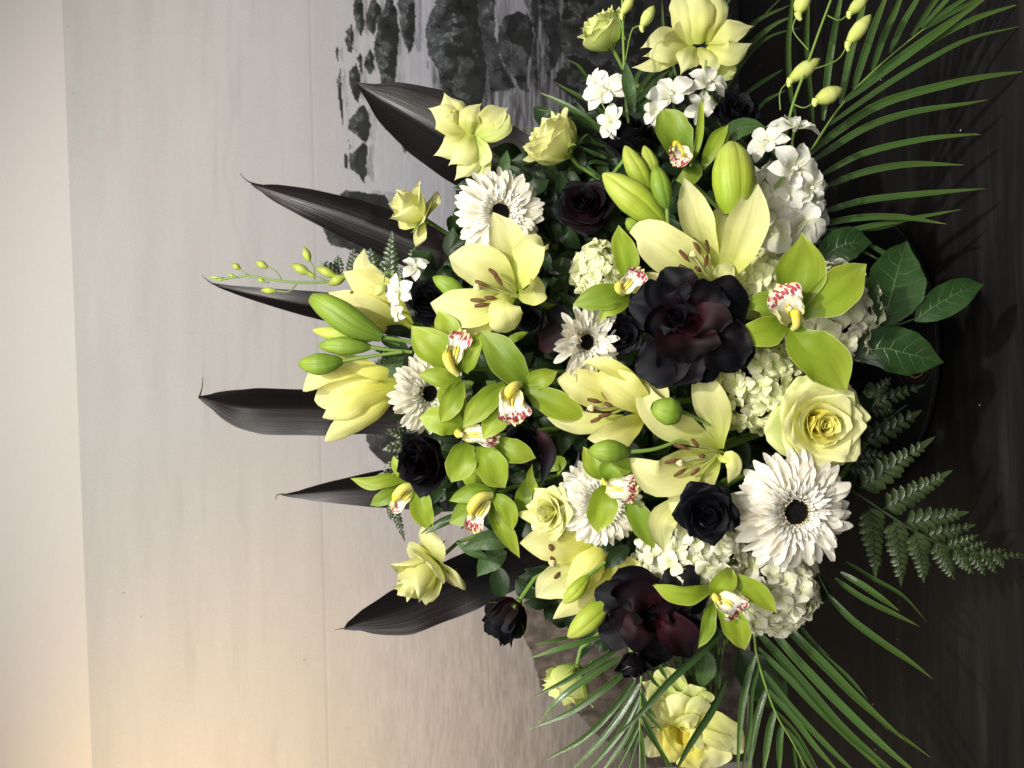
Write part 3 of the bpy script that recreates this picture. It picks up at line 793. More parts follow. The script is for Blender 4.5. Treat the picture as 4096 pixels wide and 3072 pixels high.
OPEN = {   # (base spread, end angle per f, tip curl per f, length per f)
 'bud':    (0, [-8, -4, 2, 12], [6, 18, 35], [.92, 1.0, 1.0]),
 'half':   (.4, [-8, 0, 14, 34], [8, 28, 60], [.88, .98, 1.0]),
 'full':   (1, [-6, 12, 46, 74], [14, 45, 75], [.74, .90, 1.05]),
 'tall':   (1.2, [-4, 2, 14, 112], [6, 14, 75], [1.28, 1.32, 1.08]),
 'reflex': (1.2, [-6, 4, 66, 108], [8, 40, 80], [.98, 1.0, 1.05]),
}
def rose(label, u, v, D, face, rad, kind='full', N=26, mats=('rose_c', 'rose', 'rose_g'), roll=0.0, seed=1, pointy=.3, sepals=False,
         group=None, stem=True, stem_mids=None, name='rose', squash=1.0, cat='rose', stem_mat='stem', wavy=0.0):
    rr = np.random.default_rng(seed)
    k = rad * D / FPX / {'bud': .62, 'half': .82, 'full': 1.05, 'tall': 1.12, 'reflex': 1.10}[kind]
    zc = {'bud': .45, 'half': .42, 'full': .34, 'tall': .34, 'reflex': .40}[kind] * k
    R3 = face_rot(face, roll)
    loc = V(u, v, D) - (R3 @ Vector((0, 0, 1))) * zc
    t = thing(name, label, cat, loc, group, R3)
    for i in range(N):
        f = i / (N - 1)
        X, fc, uv = rose_petal(i, f, N, k, OPEN[kind], rr, pointy * (f ** 1.2), wide=.14 if kind in ('reflex', 'tall') else 0.0, wavy=wavy)
        mt = M[mats[0]] if f < .38 else (M[mats[2]] if f > .9 else M[mats[1]])
        me = mesh_from('petal', X, fc, uv, True, mt)
        part('petal', me, t, Rz(i * 2.39996 + rr.normal(0, .15)) @ Ry(rr.normal(0, .03)))
    X, fc, uv = tube_geo([Vector((0, 0, -.10 * k)), Vector((0, 0, .0)), Vector((0, 0, .06 * k))], [.03 * k, .12 * k, .04 * k], 6, 10)
    part('hip', mesh_from('hip', X, fc, uv, True, M['sepal']), t)
    if sepals:
        for j in range(5):
            L = k * rr.uniform(.55, .8); aa = math.radians(rr.uniform(40, 110))
            P = [Vector((.05 * k, 0, 0)), Vector((.05 * k + .3 * L * math.sin(aa), 0, .3 * L * math.cos(aa))), Vector((.05 * k + L * math.sin(aa) * .8, 0, L * math.cos(aa) * .6)), Vector((L * math.sin(aa * 1.25), 0, L * math.cos(aa * 1.25)))]
            X, fc, uv = patch(P, .085 * k, 'leaf', (-1, 0, 1), .4, n=9, mm=5)
            part('sepal', mesh_from('sepal', X, fc, uv, True, M['sepal']), t, Rz(j * 1.2566 + .3))
    if stem:
        bk = -(R3 @ Vector((0, 0, 1)))
        o = t.matrix_world.inverted()
        p0 = loc; pts = [p0, p0 + bk * .03] + (stem_mids or [])
        pts.append(FOCUS.lerp(pts[-1], .28) + Vector((rr.uniform(-.02, .02), 0, rr.uniform(-.01, .01))))
        X, fc, uv = tube_geo([o @ p for p in pts], .0021, 14, 6)
        part('stem', mesh_from('stem', X, fc, uv, True, M[stem_mat]), t)
    return t

def loose_rose(label, D, c, petals, heart, seed, group, name='black_rose', mat='black', stem_mat='stemd', sepals=False):
    """a blown rose: traced outer petals round a small upright heart"""
    fr = Fr(c[0], c[1], D); loc = fr(*c)
    t = thing(name, label, 'rose', loc, group)
    for p in petals:
        o = dict(p[2]) if len(p) > 2 else {}
        o.setdefault('pr', 'rosep'); o.setdefault('cup', .35); o.setdefault('ruf', .08); o.setdefault('rf', 1.3); o.setdefault('wave', .05); o.setdefault('rend', .34); o.setdefault('frill', .014)
        o.setdefault('mm', 19); o.setdefault('n', 23)
        hint = idir(*o.pop('hint', (0, 0, 1))); mt = o.pop('mat', mat)
        sheet('petal', fr.pts(p[0]), p[1] * fr.k, M[mt], t, hint=hint, **o)
    rr = np.random.default_rng(seed)
    hu, hv, hz, face, rad, N, kind, mats = heart
    k = rad * fr.k / .8
    R3 = face_rot(face, 0).to_4x4()
    base = t.matrix_world.inverted() @ (Matrix.Translation(fr(hu, hv, hz)) @ R3 @ Matrix.Translation((0, 0, -.5 * k)))
    for i in range(N):
        f = i / (N - 1) * .62
        X, fc, uv = rose_petal(i, f, N, k, OPEN[kind], rr, .1 * f)
        part('petal', mesh_from('petal', X, fc, uv, True, M[mats[0] if f < .3 else mats[1]]), t, base @ Rz(i * 2.39996 + rr.normal(0, .15)))
    tube('stem', [loc, loc - idir(0, 0, 1) * .03, FOCUS.lerp(loc, .3)], .0022, M[stem_mat], t)
    return t

def gerb_petal(L, W, rr, droop, lift=.12, tw=0.0):
    t = np.linspace(0, 1, 10); s = np.linspace(-1, 1, 7)
    w = prof([(0, .32), (.3, .74), (.6, .98), (.8, 1), (.92, .90), (1, .60)], 10) * W
    z = L * (lift * np.sin(t * 1.6) - droop * t ** 2.4)
    X = (t * L)[:, None] - (np.abs(s) ** 2)[None, :] * .085 * L * (t ** 2)[:, None]
    X = X + ((np.abs(s) > .4) * (np.abs(s) < .6))[None, :] * (t ** 20)[:, None] * .03 * L
    Y = s[None, :] * w[:, None]
    Z = z[:, None] + ((s ** 2)[None, :] * .45 - .0) * w[:, None] + (np.cos(s * 9.4)[None, :] * .05 * W)
    uv = np.stack(np.broadcast_arrays((s[None, :] + 1) / 2, t[:, None]), -1).reshape(-1, 2)
    Y = Y + tw * L * (t ** 2)[:, None]; Z = Z + tw * 1.5 * s[None, :] * w[:, None] * t[:, None]
    X, Y, Z = np.broadcast_arrays(X, Y, Z)
    return np.stack([X, Y, Z], -1).reshape(-1, 3), grid_faces(10, 7), uv

def gerbera(label, u, v, D, face, rad, roll=0, seed=3, group='white gerbera daisies', bend=0.0, rings=((30, 1.0, -.02), (28, .94, .04), (24, .80, .10)), skip=None):
    rr = np.random.default_rng(seed)
    k = rad * D / FPX
    R3 = face_rot(face, roll)
    loc = V(u, v, D)
    t = thing('gerbera', label, 'gerbera', loc, group, R3)
    ri = .20 * k
    vari = []
    for j in range(8):
        X, f, uv = gerb_petal(1.0, rr.uniform(.085, .115), rr, rr.uniform(-.04, .22), rr.uniform(.05, .2), rr.normal(0, .07))
        vari.append(mesh_from('petal', X, f, uv, True, M['gerb']))
    for q, (n, Ln, up) in enumerate(rings):
        for i in range(n):
            a = (i + .5 * (q % 2) + rr.normal(0, .12)) * 2 * math.pi / n
            if skip and skip(a): continue
            L = (Ln * k - ri) * rr.uniform(.93, 1.03)
            m_ = Rz(a) @ Matrix.Translation((ri, 0, -(.12 - q * .035) * k)) @ Ry(-(up + bend + rr.normal(0, .05))) @ Rx(rr.normal(0, .18)) @ Matrix.Diagonal((L, k * rr.uniform(.86, 1.08), k, 1))
            part('petal', vari[rr.integers(8)], t, m_)
    # short florets round the eye (too small to pick apart singly)
    V_, F_, U_ = [], [], []; nb = 0
    for q, (n, Ln, up, r0) in enumerate([(50, .30, .16, .27), (60, .28, .34, .26), (66, .23, .52, .25), (66, .17, .78, .235), (60, .12, 1.05, .22)]):
        for i in range(n):
            X, f, uv = gerb_petal(Ln * k * rr.uniform(.7, 1.15), .028 * k, rr, .1, .3)
            m_ = np.array(Rz((i + rr.normal(0, .25)) * 2 * math.pi / n) @ Matrix.Translation((r0 * k * rr.uniform(.95, 1.05), 0, .05 * k)) @ Ry(-(up + rr.normal(0, .15))) @ Rx(rr.normal(0, .5)))
            X = X @ m_[:3, :3].T + m_[:3, 3]
            V_.append(X); F_.append(f + nb); U_.append(uv); nb += len(X)
    part('eye_floret', mesh_from('eye_floret', np.vstack(V_), np.vstack(F_), np.vstack(U_), True, M['gerbf']), t, kind='stuff')
    # black eye: dome of tiny points
    V_, F_, U_ = [], [], []; nb = 0
    for i in range(230):
        r_ = math.sqrt((i + .5) / 230) * .205 * k; a = i * 2.39996
        zz = .015 * k + .035 * k * (r_ / (.205 * k)) ** 2
        c0 = np.array([r_ * math.cos(a), r_ * math.sin(a), zz]); s_ = .0125 * k; hh = .05 * k * rr.uniform(.6, 1.3)
        X = c0 + np.array([[s_, 0, 0], [0, s_, 0], [-s_, 0, 0], [0, -s_, 0], [s_ * .5, 0, hh], [0, s_ * .5, hh], [-s_ * .5, 0, hh], [0, -s_ * .5, hh]])
        f = np.array([[0, 1, 5, 4], [1, 2, 6, 5], [2, 3, 7, 6], [3, 0, 4, 7], [4, 5, 6, 7]]) + nb
        e_ = min(1, (r_ / (.205 * k)) ** 6)
        V_.append(X); F_.append(f); U_.append(np.full((8, 2), (.3, e_ * .95))); nb += 8
    part('eye', mesh_from('eye', np.vstack(V_), np.vstack(F_), np.vstack(U_), False, M['gdark']), t, kind='stuff')
    V_, F_, U_ = [], [], []; nb = 0
    for i in range(70):
        a = i * 2 * math.pi / 70 + rr.normal(0, .03); r_ = .205 * k * rr.uniform(.94, 1.06)
        c0 = np.array([r_ * math.cos(a), r_ * math.sin(a), .05 * k]); s_ = .009 * k; hh = .06 * k * rr.uniform(.6, 1.3)
        X = c0 + np.array([[s_, 0, 0], [0, s_, 0], [-s_, 0, 0], [0, -s_, 0], [s_, 0, hh], [0, s_, hh], [-s_, 0, hh], [0, -s_, hh]])
        f = np.array([[0, 1, 5, 4], [1, 2, 6, 5], [2, 3, 7, 6], [3, 0, 4, 7], [4, 5, 6, 7]]) + nb
        V_.append(X); F_.append(f); U_.append(np.array([(.3, 0)] * 4 + [(.3, .9)] * 4)); nb += 8
    part('anther_tip', mesh_from('anther_tip', np.vstack(V_), np.vstack(F_), np.vstack(U_), False, M['gtip']), t, kind='stuff')
    prf = [(.001, .03 * k), (.15 * k, .02 * k), (.22 * k, -.03 * k), (.20 * k, -.14 * k), (.06 * k, -.2 * k), (.03 * k, -.25 * k)]
    seg = 20; a = np.linspace(0, 2 * np.pi, seg, endpoint=False)
    X = np.array([[(r * math.cos(x), r * math.sin(x), z) for x in a] for r, z in prf]).reshape(-1, 3)
    part('calyx', mesh_from('calyx', X, grid_faces(len(prf), seg, True), np.zeros((len(X), 2)) + .2, True, M['gdark']), t)
    bk = -(R3 @ Vector((0, 0, 1))); o = t.matrix_world.inverted()
    p = loc + bk * .2 * k
    X, f, uv = tube_geo([o @ p, o @ (p + bk * .03), o @ FOCUS.lerp(p, .25)], .0024, 12, 7)
    part('stem', mesh_from('stem', X, f, uv, True, M['stem']), t)
    return t

def lily(label, D, c, petals, anthers=(), stigma=None, mat='lily', stem=True, group='pale yellow lilies', az=16, buds=(), stemback=(0, 0, -1)):
    """petals: (points [(u,v,z)..], half width px, options)"""
    fr = Fr(c[0], c[1], D)
    loc = fr(c[0], c[1], c[2] if len(c) > 2 else 0)
    t = thing('lily', label, 'lily', loc, group)
    for p in petals:
        pts, hw = list(p[0]), p[1]; o = dict(p[2]) if len(p) > 2 else {}
        e = pts[-1]; pts[-1] = (e[0], e[1], (e[2] if len(e) > 2 else 0) - 5)
        o.setdefault('pr', 'lily'); o.setdefault('cup', .7); o.setdefault('ruf', .09); o.setdefault('rf', 1.9); o.setdefault('wave', .045); o.setdefault('mm', 11); o.setdefault('n', 21)
        hint = idir(*o.pop('hint', (0, 0, 1))); mt = o.pop('mat', mat)
        sheet('petal', fr.pts(pts), hw * .95 * fr.k, M[mt], t, hint=hint, **o)
    k = fr.k
    for a in anthers:
        # (u, v, angle deg of the anther, half length px, z)
        u, v, ang, hl = a[:4]; z = a[4] if len(a) > 4 else az
        du, dv = math.cos(math.radians(ang)) * hl, math.sin(math.radians(ang)) * hl
        cz = c[2] if len(c) > 2 else 0
        mid = ((c[0] * 1.1 + u * .9) / 2, (c[1] * 1.1 + v * .9) / 2, (cz + z) * .62)
        f_ = tube('filament', [fr(c[0], c[1], cz - 2), fr(*mid), fr(u, v, z - 1.5)], [1.1 * k, .9 * k, .5 * k], M['fil'], t, n=10, seg=6)
        P = [fr(u - du, v - dv, z - 1), fr(u, v, z + .6), fr(u + du, v + dv, z - 1)]
        X, fc, uv = tube_geo(P, [1.0 * k, 1.6 * k, 1.75 * k, 1.7 * k, .9 * k, .05 * k], 13, 12, t.matrix_world.translation, 2, .30)
        an = part('anther', mesh_from('anther', X, fc, uv, True, M['anther']), f_)
        an.location = (0, 0, 0)
    if stigma:
        u, v, z = stigma; cz = c[2] if len(c) > 2 else 0
        f_ = tube('pistil', [fr(c[0], c[1], cz - 3), fr((c[0] + u) / 2, (c[1] + v) / 2, (cz + z) * .58), fr(u, v, z)], [2.2 * k, 1.5 * k, 1.6 * k], M['fil'], t, n=12, seg=8)
        P = [fr(u + .5, v, z - 2.0), fr(u, v, z + 1), fr(u - .8, v, z + 4.0)]
        X, fc, uv = tube_geo(P, [1.4 * k, 3.2 * k, 3.4 * k, .05 * k], 11, 12, t.matrix_world.translation, 3, .16)
        part('stigma', mesh_from('stigma', X, fc, uv, True, M['stigma']), f_)
    if stem:
        p0 = loc; b = idir(*stemback).normalized()
        tube('stem', [p0, p0 + b * .02, FOCUS.lerp(p0 + b * .03, .3)], [.0035, .0025, .0028], M['stem'], t, n=10, seg=7)
    return t

def bud(label, D, spine, rad, mat='lilybud', stem=None, name='lily_bud', cat='lily bud', group='lily buds', tip=None, ridge=.10, prf=None, ridges=3, stem_r=1.8, sepal=None):
    fr = Fr(spine[0][0], spine[0][1], D)
    loc = fr(*spine[0])
    t = thing(name, label, cat, loc, group)
    # three outer petals pressed shut, one over the other
    pr = prf or [(0, .30), (.12, .62), (.35, .93), (.55, 1), (.8, .70), (.93, .38), (1, .10)]
    P = crom(fr.pts(spine), 18)
    T = norm(np.gradient(P, axis=0)); h = np.array(list(idir(.1, .15, 1))); N = norm(h - (T @ h)[:, None] * T); S = np.cross(T, N)
    w = prof(pr, 18) * rad * fr.k
    for j in range(3):
        a0 = j * 2.094 + .45
        a = np.linspace(-1.18, 1.18, 9)
        th = a0 + a
        rr_ = w[:, None] * (1 + ridge * .9 * np.cos(a * 1.33)[None, :] - .10 * (np.abs(a / 1.18) ** 4)[None, :] + .035 * np.exp(-(a / .12) ** 2)[None, :])
        X = P[:, None, :] + S[:, None, :] * (np.cos(th)[None, :] * rr_)[..., None] + N[:, None, :] * (np.sin(th)[None, :] * rr_)[..., None]
        uv = np.stack(np.broadcast_arrays((a / 1.18 * .5 + .5)[None, :], np.linspace(0, 1, 18)[:, None]), -1).reshape(-1, 2)
        part('petal', mesh_from('petal', X.reshape(-1, 3) - np.array(list(loc)), grid_faces(18, 9), uv, True, M[mat]), t)
    # inner body
    Pm = crom(fr.pts(spine), 14); w2 = prof(pr, 14) * rad * fr.k * .88
    X, f, uv = tube_geo(fr.pts(spine), .001, 14, 12, loc)
    X = X.reshape(14, 12, 3); cen = Pm[:, None, :] - np.array(list(loc)); X = cen + (X - cen) / .001 * w2[:, None, None]
    part('inner_bud', mesh_from('inner_bud', X.reshape(-1, 3), f, uv, True, M[mat]), t)
    if stem is None:
        a = Vector(P[0]); b = (Vector(P[0]) - Vector(P[4])).normalized()
        pts = [a, a + b * .02, FOCUS.lerp(a + b * .03, .3)]
    else:
        pts = [fr(*p) for p in stem]
    tube('stem', pts, [stem_r * fr.k * 1.25, stem_r * fr.k, stem_r * fr.k], M['stem'], t, n=12, seg=7)
    return t

def orchid(label, D, c, petals, lip=None, mat='cym', group='green cymbidium orchids', stemback=(0, 0, -1)):
    """petals as for lily. lip: dict(base, tip, w, side(px), col [(u,v,z)..], hint)"""
    fr = Fr(c[0], c[1], D); k = fr.k
    loc = fr(c[0], c[1], c[2] if len(c) > 2 else 0)
    t = thing('cymbidium_orchid', label, 'orchid', loc, group)
    for p in petals:
        pts, hw = p[0], p[1]; o = dict(p[2]) if len(p) > 2 else {}
        o.setdefault('pr', 'cym'); o.setdefault('cup', .5); o.setdefault('ruf', .05); o.setdefault('wave', .05); o.setdefault('rf', 1.3); o.setdefault('mm', 11); o.setdefault('n', 21)
        hint = idir(*o.pop('hint', (0, 0, 1))); mt = o.pop('mat', mat)
        sheet('petal', fr.pts(pts), hw * .92 * k, M[mt], t, hint=hint, **o)
    if lip:
        h = idir(*lip.get('hint', (0, 0, 1)))
        lp = sheet('lip', fr.pts(lip['pts']), lip['w'] * 1.12 * k, M['lip'], t, hint=h, pr='lip', cup=lip.get('cup', .55), ruf=.03, rf=2, frill=.13, rend=.75, n=33, mm=25, roll=lip.get('roll', 0))
        for sgn in (-1, 1):
            b = [Vector(p) for p in crom(fr.pts(lip['pts']), 9)]
            T = (b[3] - b[0]).normalized(); S = T.cross(h).normalized()
            q0 = b[0] + S * sgn * lip['w'] * k * .35
            q1 = b[2] + S * sgn * lip['w'] * k * .85 + h.normalized() * lip['w'] * k * .45
            q2 = b[4] + S * sgn * lip['w'] * k * .80 + h.normalized() * lip['w'] * k * .95
            X, f, uv = patch([q0, q1, q2], lip['w'] * k * .42, 'round', -S * sgn + h * .2, .5, n=11, mm=7, origin=t.matrix_world.translation, ruf=.06)
            part('side_lobe', mesh_from('side_lobe', X, f, uv, True, M['liplobe']), lp)
        for sgn in (-1, 1):
            b = [Vector(p) for p in crom(fr.pts(lip['pts']), 9)]
            T = (b[4] - b[1]).normalized(); S = T.cross(h).normalized(); hn = h.normalized()
            X, f, uv = tube_geo([b[1] + S * sgn * k * 1.4 + hn * 1.4 * k, b[3] + S * sgn * k * 1.5 + hn * 2.2 * k, b[4] + S * sgn * k * 1.5 + hn * 1.2 * k], [1.0 * k, 1.5 * k, .7 * k], 8, 7, t.matrix_world.translation)
            part('callus', mesh_from('callus', X, f, uv, True, M['column']), lp)
        cw = lip.get('cw', 4.2)
        cl = tube('column', fr.pts(lip['col']), [cw * .55 * k, cw * .8 * k, cw * .92 * k, cw * .9 * k, cw * .02 * k], M['column'], t, n=14, seg=10)
        e = lip['col'][-1]
        X, f, uv = tube_geo(fr.pts([(e[0], e[1], e[2] - 1), (e[0], e[1], e[2] + 1.5), (e[0], e[1], e[2] + 3)]), [cw * .42 * k, cw * .55 * k, cw * .4 * k, cw * .01 * k], 9, 9, t.matrix_world.translation)
        part('anther_cap', mesh_from('anther_cap', X, f, uv, True, M['cap']), cl)
    b = idir(*stemback).normalized()
    tube('stem', [loc, loc + b * .02, FOCUS.lerp(loc + b * .02, .3)], [.002, .002, .0025], M['stem'], t, n=10, seg=6)
    return t

_hp = {}
def hyd_petals(mt):
    if mt in _hp: return _hp[mt]
    L = []
    rr = np.random.default_rng(5)
    for j in range(5):
        n, m_ = 8, 7
        t = np.linspace(0, 1, n); s = np.linspace(-1, 1, m_)
        w = prof([(0, .25), (.25, .78), (.55, 1), (.8, .95), (.93, .7), (1, .4)], n) * rr.uniform(.52, .66)
        X = t[:, None] * (1 - .10 * (s ** 2)[None, :]) + 0 * s
        Y = s[None, :] * w[:, None]
        Z = (.35 * (s ** 2)[None, :] * w[:, None] + (.12 * np.sin(t * 2.6) - .22 * t ** 3)[:, None] + .05 * np.sin(s * 5 + rr.uniform(0, 6))[None, :] * (t ** 2)[:, None])
        uv = np.stack(np.broadcast_arrays((s[None, :] + 1) / 2, t[:, None]), -1).reshape(-1, 2)
        X, Y, Z = np.broadcast_arrays(X, Y, Z)
        L.append(mesh_from('petal', np.stack([X, Y, Z], -1).reshape(-1, 3), grid_faces(n, m_), uv, True, M[mt]))
    _hp[mt] = L; return L
def hydrangea(label, u, v, D, face, rad, fsize=13, seed=1, mat='hyd', n=None, flat=.8, cover=.42):
    rr = np.random.default_rng(seed)
    k = D / FPX; R3 = face_rot(face, 0); loc = V(u, v, D)
    t = thing('hydrangea', label, 'hydrangea', loc, 'cream hydrangea heads', R3)
    n = int((n or int(3.0 * (rad / fsize) ** 2)) * 1.5)
    bead = None
    X, f, uv = tube_geo([Vector((0, 0, -.1)), Vector((0, 0, .0)), Vector((0, 0, .12))], [.05, .13, .02], 6, 7)
    bead = mesh_from('floret', X, f, uv, True, M['hydg'])
    for i in range(n):
        z = 1 - (i + .5) / n * (1 + cover) ; a = i * 2.39996 + rr.normal(0, .15)
        q = math.sqrt(max(0, 1 - z * z))
        d = Vector((q * math.cos(a), q * math.sin(a), z))
        nn = (d + Vector(rr.normal(0, .22, 3))).normalized()
        pos = Vector((d.x, d.y, d.z * flat)) * rad * k * rr.uniform(.86, 1.04)
        x = nn.orthogonal().normalized(); y = nn.cross(x)
        m_ = Matrix.Translation(pos) @ Matrix((x, y, nn)).transposed().to_4x4() @ Rz(rr.uniform(0, 6.28)) @ Matrix.Scale(fsize * k * rr.uniform(.82, 1.12), 4)
        fl = part('floret', bead, t, m_)
        pl = hyd_petals(mat)
        for j in range(4):
            part('petal', pl[rr.integers(5)], fl, Rz(j * 1.5708 + rr.normal(0, .1)) @ Matrix.Translation((.04, 0, .02 * (j % 2))) @ Ry(-rr.uniform(-.12, .5)) @ Rx(rr.normal(0, .15)))
    X, f, uv = tube_geo([Vector((0, 0, rad * k * .5 * flat)), Vector((0, 0, 0)), Vector((0, 0, -rad * k * .5))], [rad * k * .5, rad * k * .72, rad * k * .15], 8, 14)
    part('head_core', mesh_from('head_core', X, f, uv, True, M['leafd']), t)
    o = t.matrix_world.inverted()
    X, f, uv = tube_geo([Vector((0, 0, -rad * k * .4)), o @ FOCUS.lerp(loc, .3)], .003, 8, 7)
    part('stem', mesh_from('stem', X, f, uv, True, M['stem']), t)
    return t

def palm(label, D, rachis, leaflets, mat='palm', hw=3.2, rr_=1.1, hint=(0, -.3, 1)):
    fr = Fr(rachis[0][0], rachis[0][1], D)
    loc = fr(*rachis[0]); t = thing('palm_frond', label, 'palm frond', loc, 'feathery palm fronds')
    tube('rachis', fr.pts(rachis), [rr_ * 1.5 * fr.k, rr_ * fr.k, rr_ * .5 * fr.k], M['stem'] if mat == 'palm' else M['stemd'], t, n=16, seg=6)
    for q in leaflets:
        pts = q[0] if isinstance(q, tuple) and isinstance(q[0], list) else q
        w_ = q[1] if isinstance(q, tuple) and isinstance(q[0], list) else hw
        mt = q[2] if isinstance(q, tuple) and isinstance(q[0], list) and len(q) > 2 else mat
        pts = [p if len(p) == 3 else (p[0], p[1], 0) for p in pts]
        sheet('leaflet', fr.pts(pts), w_ * fr.k, M[mt], t, pr='strap', hint=idir(*hint), fold=.35, cup=0, n=17, mm=5, roll=random.uniform(-.45, .45))
    return t

def leaf(label, D, pts, hw, mat='leaf', name='leaf', cat='leaf', group=None, cup=.25, fold=.10, serr=.05, ruf=.05, hint=(0, 0, 1), stem=None, pr='leaf', n=29, parent=None, **kw):
    fr = Fr(pts[0][0], pts[0][1], D)
    pts = [p if len(p) == 3 else (p[0], p[1], 0) for p in pts]
    loc = fr(*pts[0])
    X, f, uv = patch(fr.pts(pts), hw * fr.k, pr, idir(*hint), cup, n=n, mm=9, fold=fold, serr=serr, ruf=ruf, rf=2.0, origin=loc if parent is None else org(parent), **kw)
    me = mesh_from(name, X, f, uv, True, M[mat])
    if parent is not None:
        return part(name, me, parent)
    if stem:
        t = thing(name, label, cat, loc, group)
        part('blade', me, t)
        tube('stem', [fr(*p) if len(p) == 3 else fr(p[0], p[1], 0) for p in stem], [.7 * fr.k, 1.1 * fr.k], M['stemd'], t, n=8, seg=6)
        return t
    o = part(name, me); o.location = loc; o['label'] = label; o['category'] = cat
    if group: o['group'] = group
    return o

def fern(label, D, rachis, pinnae, hw=5.0, mat='fern', pp=8, slope=.62):
    """pinnae: (start, tip, count of pinnules, length of the longest pinnule px)"""
    fr = Fr(rachis[0][0], rachis[0][1], D); k = fr.k
    loc = fr(*rachis[0]); t = thing('fern_frond', label, 'fern frond', loc, 'leather fern fronds')
    tube('rachis', fr.pts(rachis), [1.4 * k, 1.1 * k, .5 * k], M['stemd'], t, n=16, seg=6)
    for (a, b, n, ln) in pinnae:
        a = a if len(a) == 3 else (*a, 0); b = b if len(b) == 3 else (*b, 0)
        A, B = fr(*a), fr(*b)
        mid = (A + B) / 2 + idir(random.uniform(-1, 1), random.uniform(-1, 1), 1.5).normalized() * 1.5 * k
        pn = tube('pinna', [A, mid, B], [.55 * k, .4 * k, .2 * k], M['stemd'], t, n=8, seg=5)
        P = crom([A, mid, B], 41)
        T = (B - A).normalized(); h = idir(0, -.15, 1).normalized(); S = T.cross(h).normalized()
        for j in range(n):
            f = .06 + .80 * j / n
            for sg in (-1, 1):
                p = Vector(P[int(f * 40)])
                L = 1.45 * ln * k * (1 - f) ** .6 * (.75 + .25 * min(1, f * 6)) * random.uniform(.9, 1.08)
                d = (S * sg * 1.0 + T * slope * (1 + f * .8)).normalized()
                q = p + d * L + h * random.uniform(-.10, .06) * L
                m_ = (p + q) / 2 + h * .10 * L + T * .04 * L
                X, fc, uv = patch([p, m_, q], L * .24 + .6 * k, [(0, .55), (.3, .95), (.6, 1), (.85, .62), (1, .12)], h, .35, n=11, mm=5, fold=.12, serr=.14, origin=t.matrix_world.translation)
                part('pinnule', mesh_from('pinnule', X, fc, uv, True, M[mat]), pn)
        X, fc, uv = patch([Vector(P[31]), Vector(P[36]), Vector(P[40])], ln * k * .26, [(0, .9), (.3, 1), (.7, .6), (1, .05)], h, .1, n=15, mm=5, serr=.22, origin=t.matrix_world.translation)
        part('pinnule', mesh_from('pinnule', X, fc, uv, True, M[mat]), pn)
    return t

def spray(label, D, stem, buds_, flowers, group='white orchid sprays', sr=1.6, budmat='denbud'):
    """dendrobium spray: buds (foot on the stem, bend, bud base, bud tip, radius), flowers (centre, size, face, roll)"""
    fr = Fr(stem[0][0], stem[0][1], D); k = fr.k
    loc = fr(*stem[0]); t = thing('orchid_spray', label, 'orchid spray', loc, group)
    tube('stem', fr.pts(stem), [sr * k, sr * .9 * k, sr * .7 * k], M['stem'], t, n=24, seg=8)
    g3 = lambda p: p if len(p) == 3 else (p[0], p[1], 0)
    for (foot, bend, base, tip, r) in buds_:
        ft, bd, ba, tp = [fr(*g3(p)) for p in (foot, bend, base, tip)]
        mid = (ba + tp) / 2
        b = tube('bud', [ba, mid, tp], [(0, .45), (.3, .95), (.55, 1), (.85, .6), (1, .12)], M[budmat], t, n=12, seg=10)
        # scale the profile (given as fractions) to the radius
        co = np.zeros(len(b.data.vertices) * 3); b.data.vertices.foreach_get('co', co); co = co.reshape(12, 10, 3)
        c_ = co.mean(1, keepdims=True); co = c_ + (co - c_) * (r * k)
        b.data.vertices.foreach_set('co', co.ravel().astype(np.float32)); b.data.update()
        sp_ = (ba + (ba - tp) * .16)
        tube('pedicel', [ft, bd, ba], [.75 * k, .6 * k, .8 * k], M['stem'], b, n=10, seg=6)
        if r > 4:
            X, fc, uv = tube_geo([ba, ba + (ba - tp) * .12 + idir(.2, .2, 0) * r * k, ba + (ba - tp) * .2 + idir(.5, .3, 0) * r * k * 1.2], [r * .55 * k, r * .4 * k, r * .2 * k], 6, 7, t.matrix_world.translation)
            part('spur', mesh_from('spur', X, fc, uv, True, M[budmat]), b)
    for (c, sz, face, roll) in flowers:
        c = g3(c)
        den_flower(t, fr(*c), sz * k, face, roll)
    return t

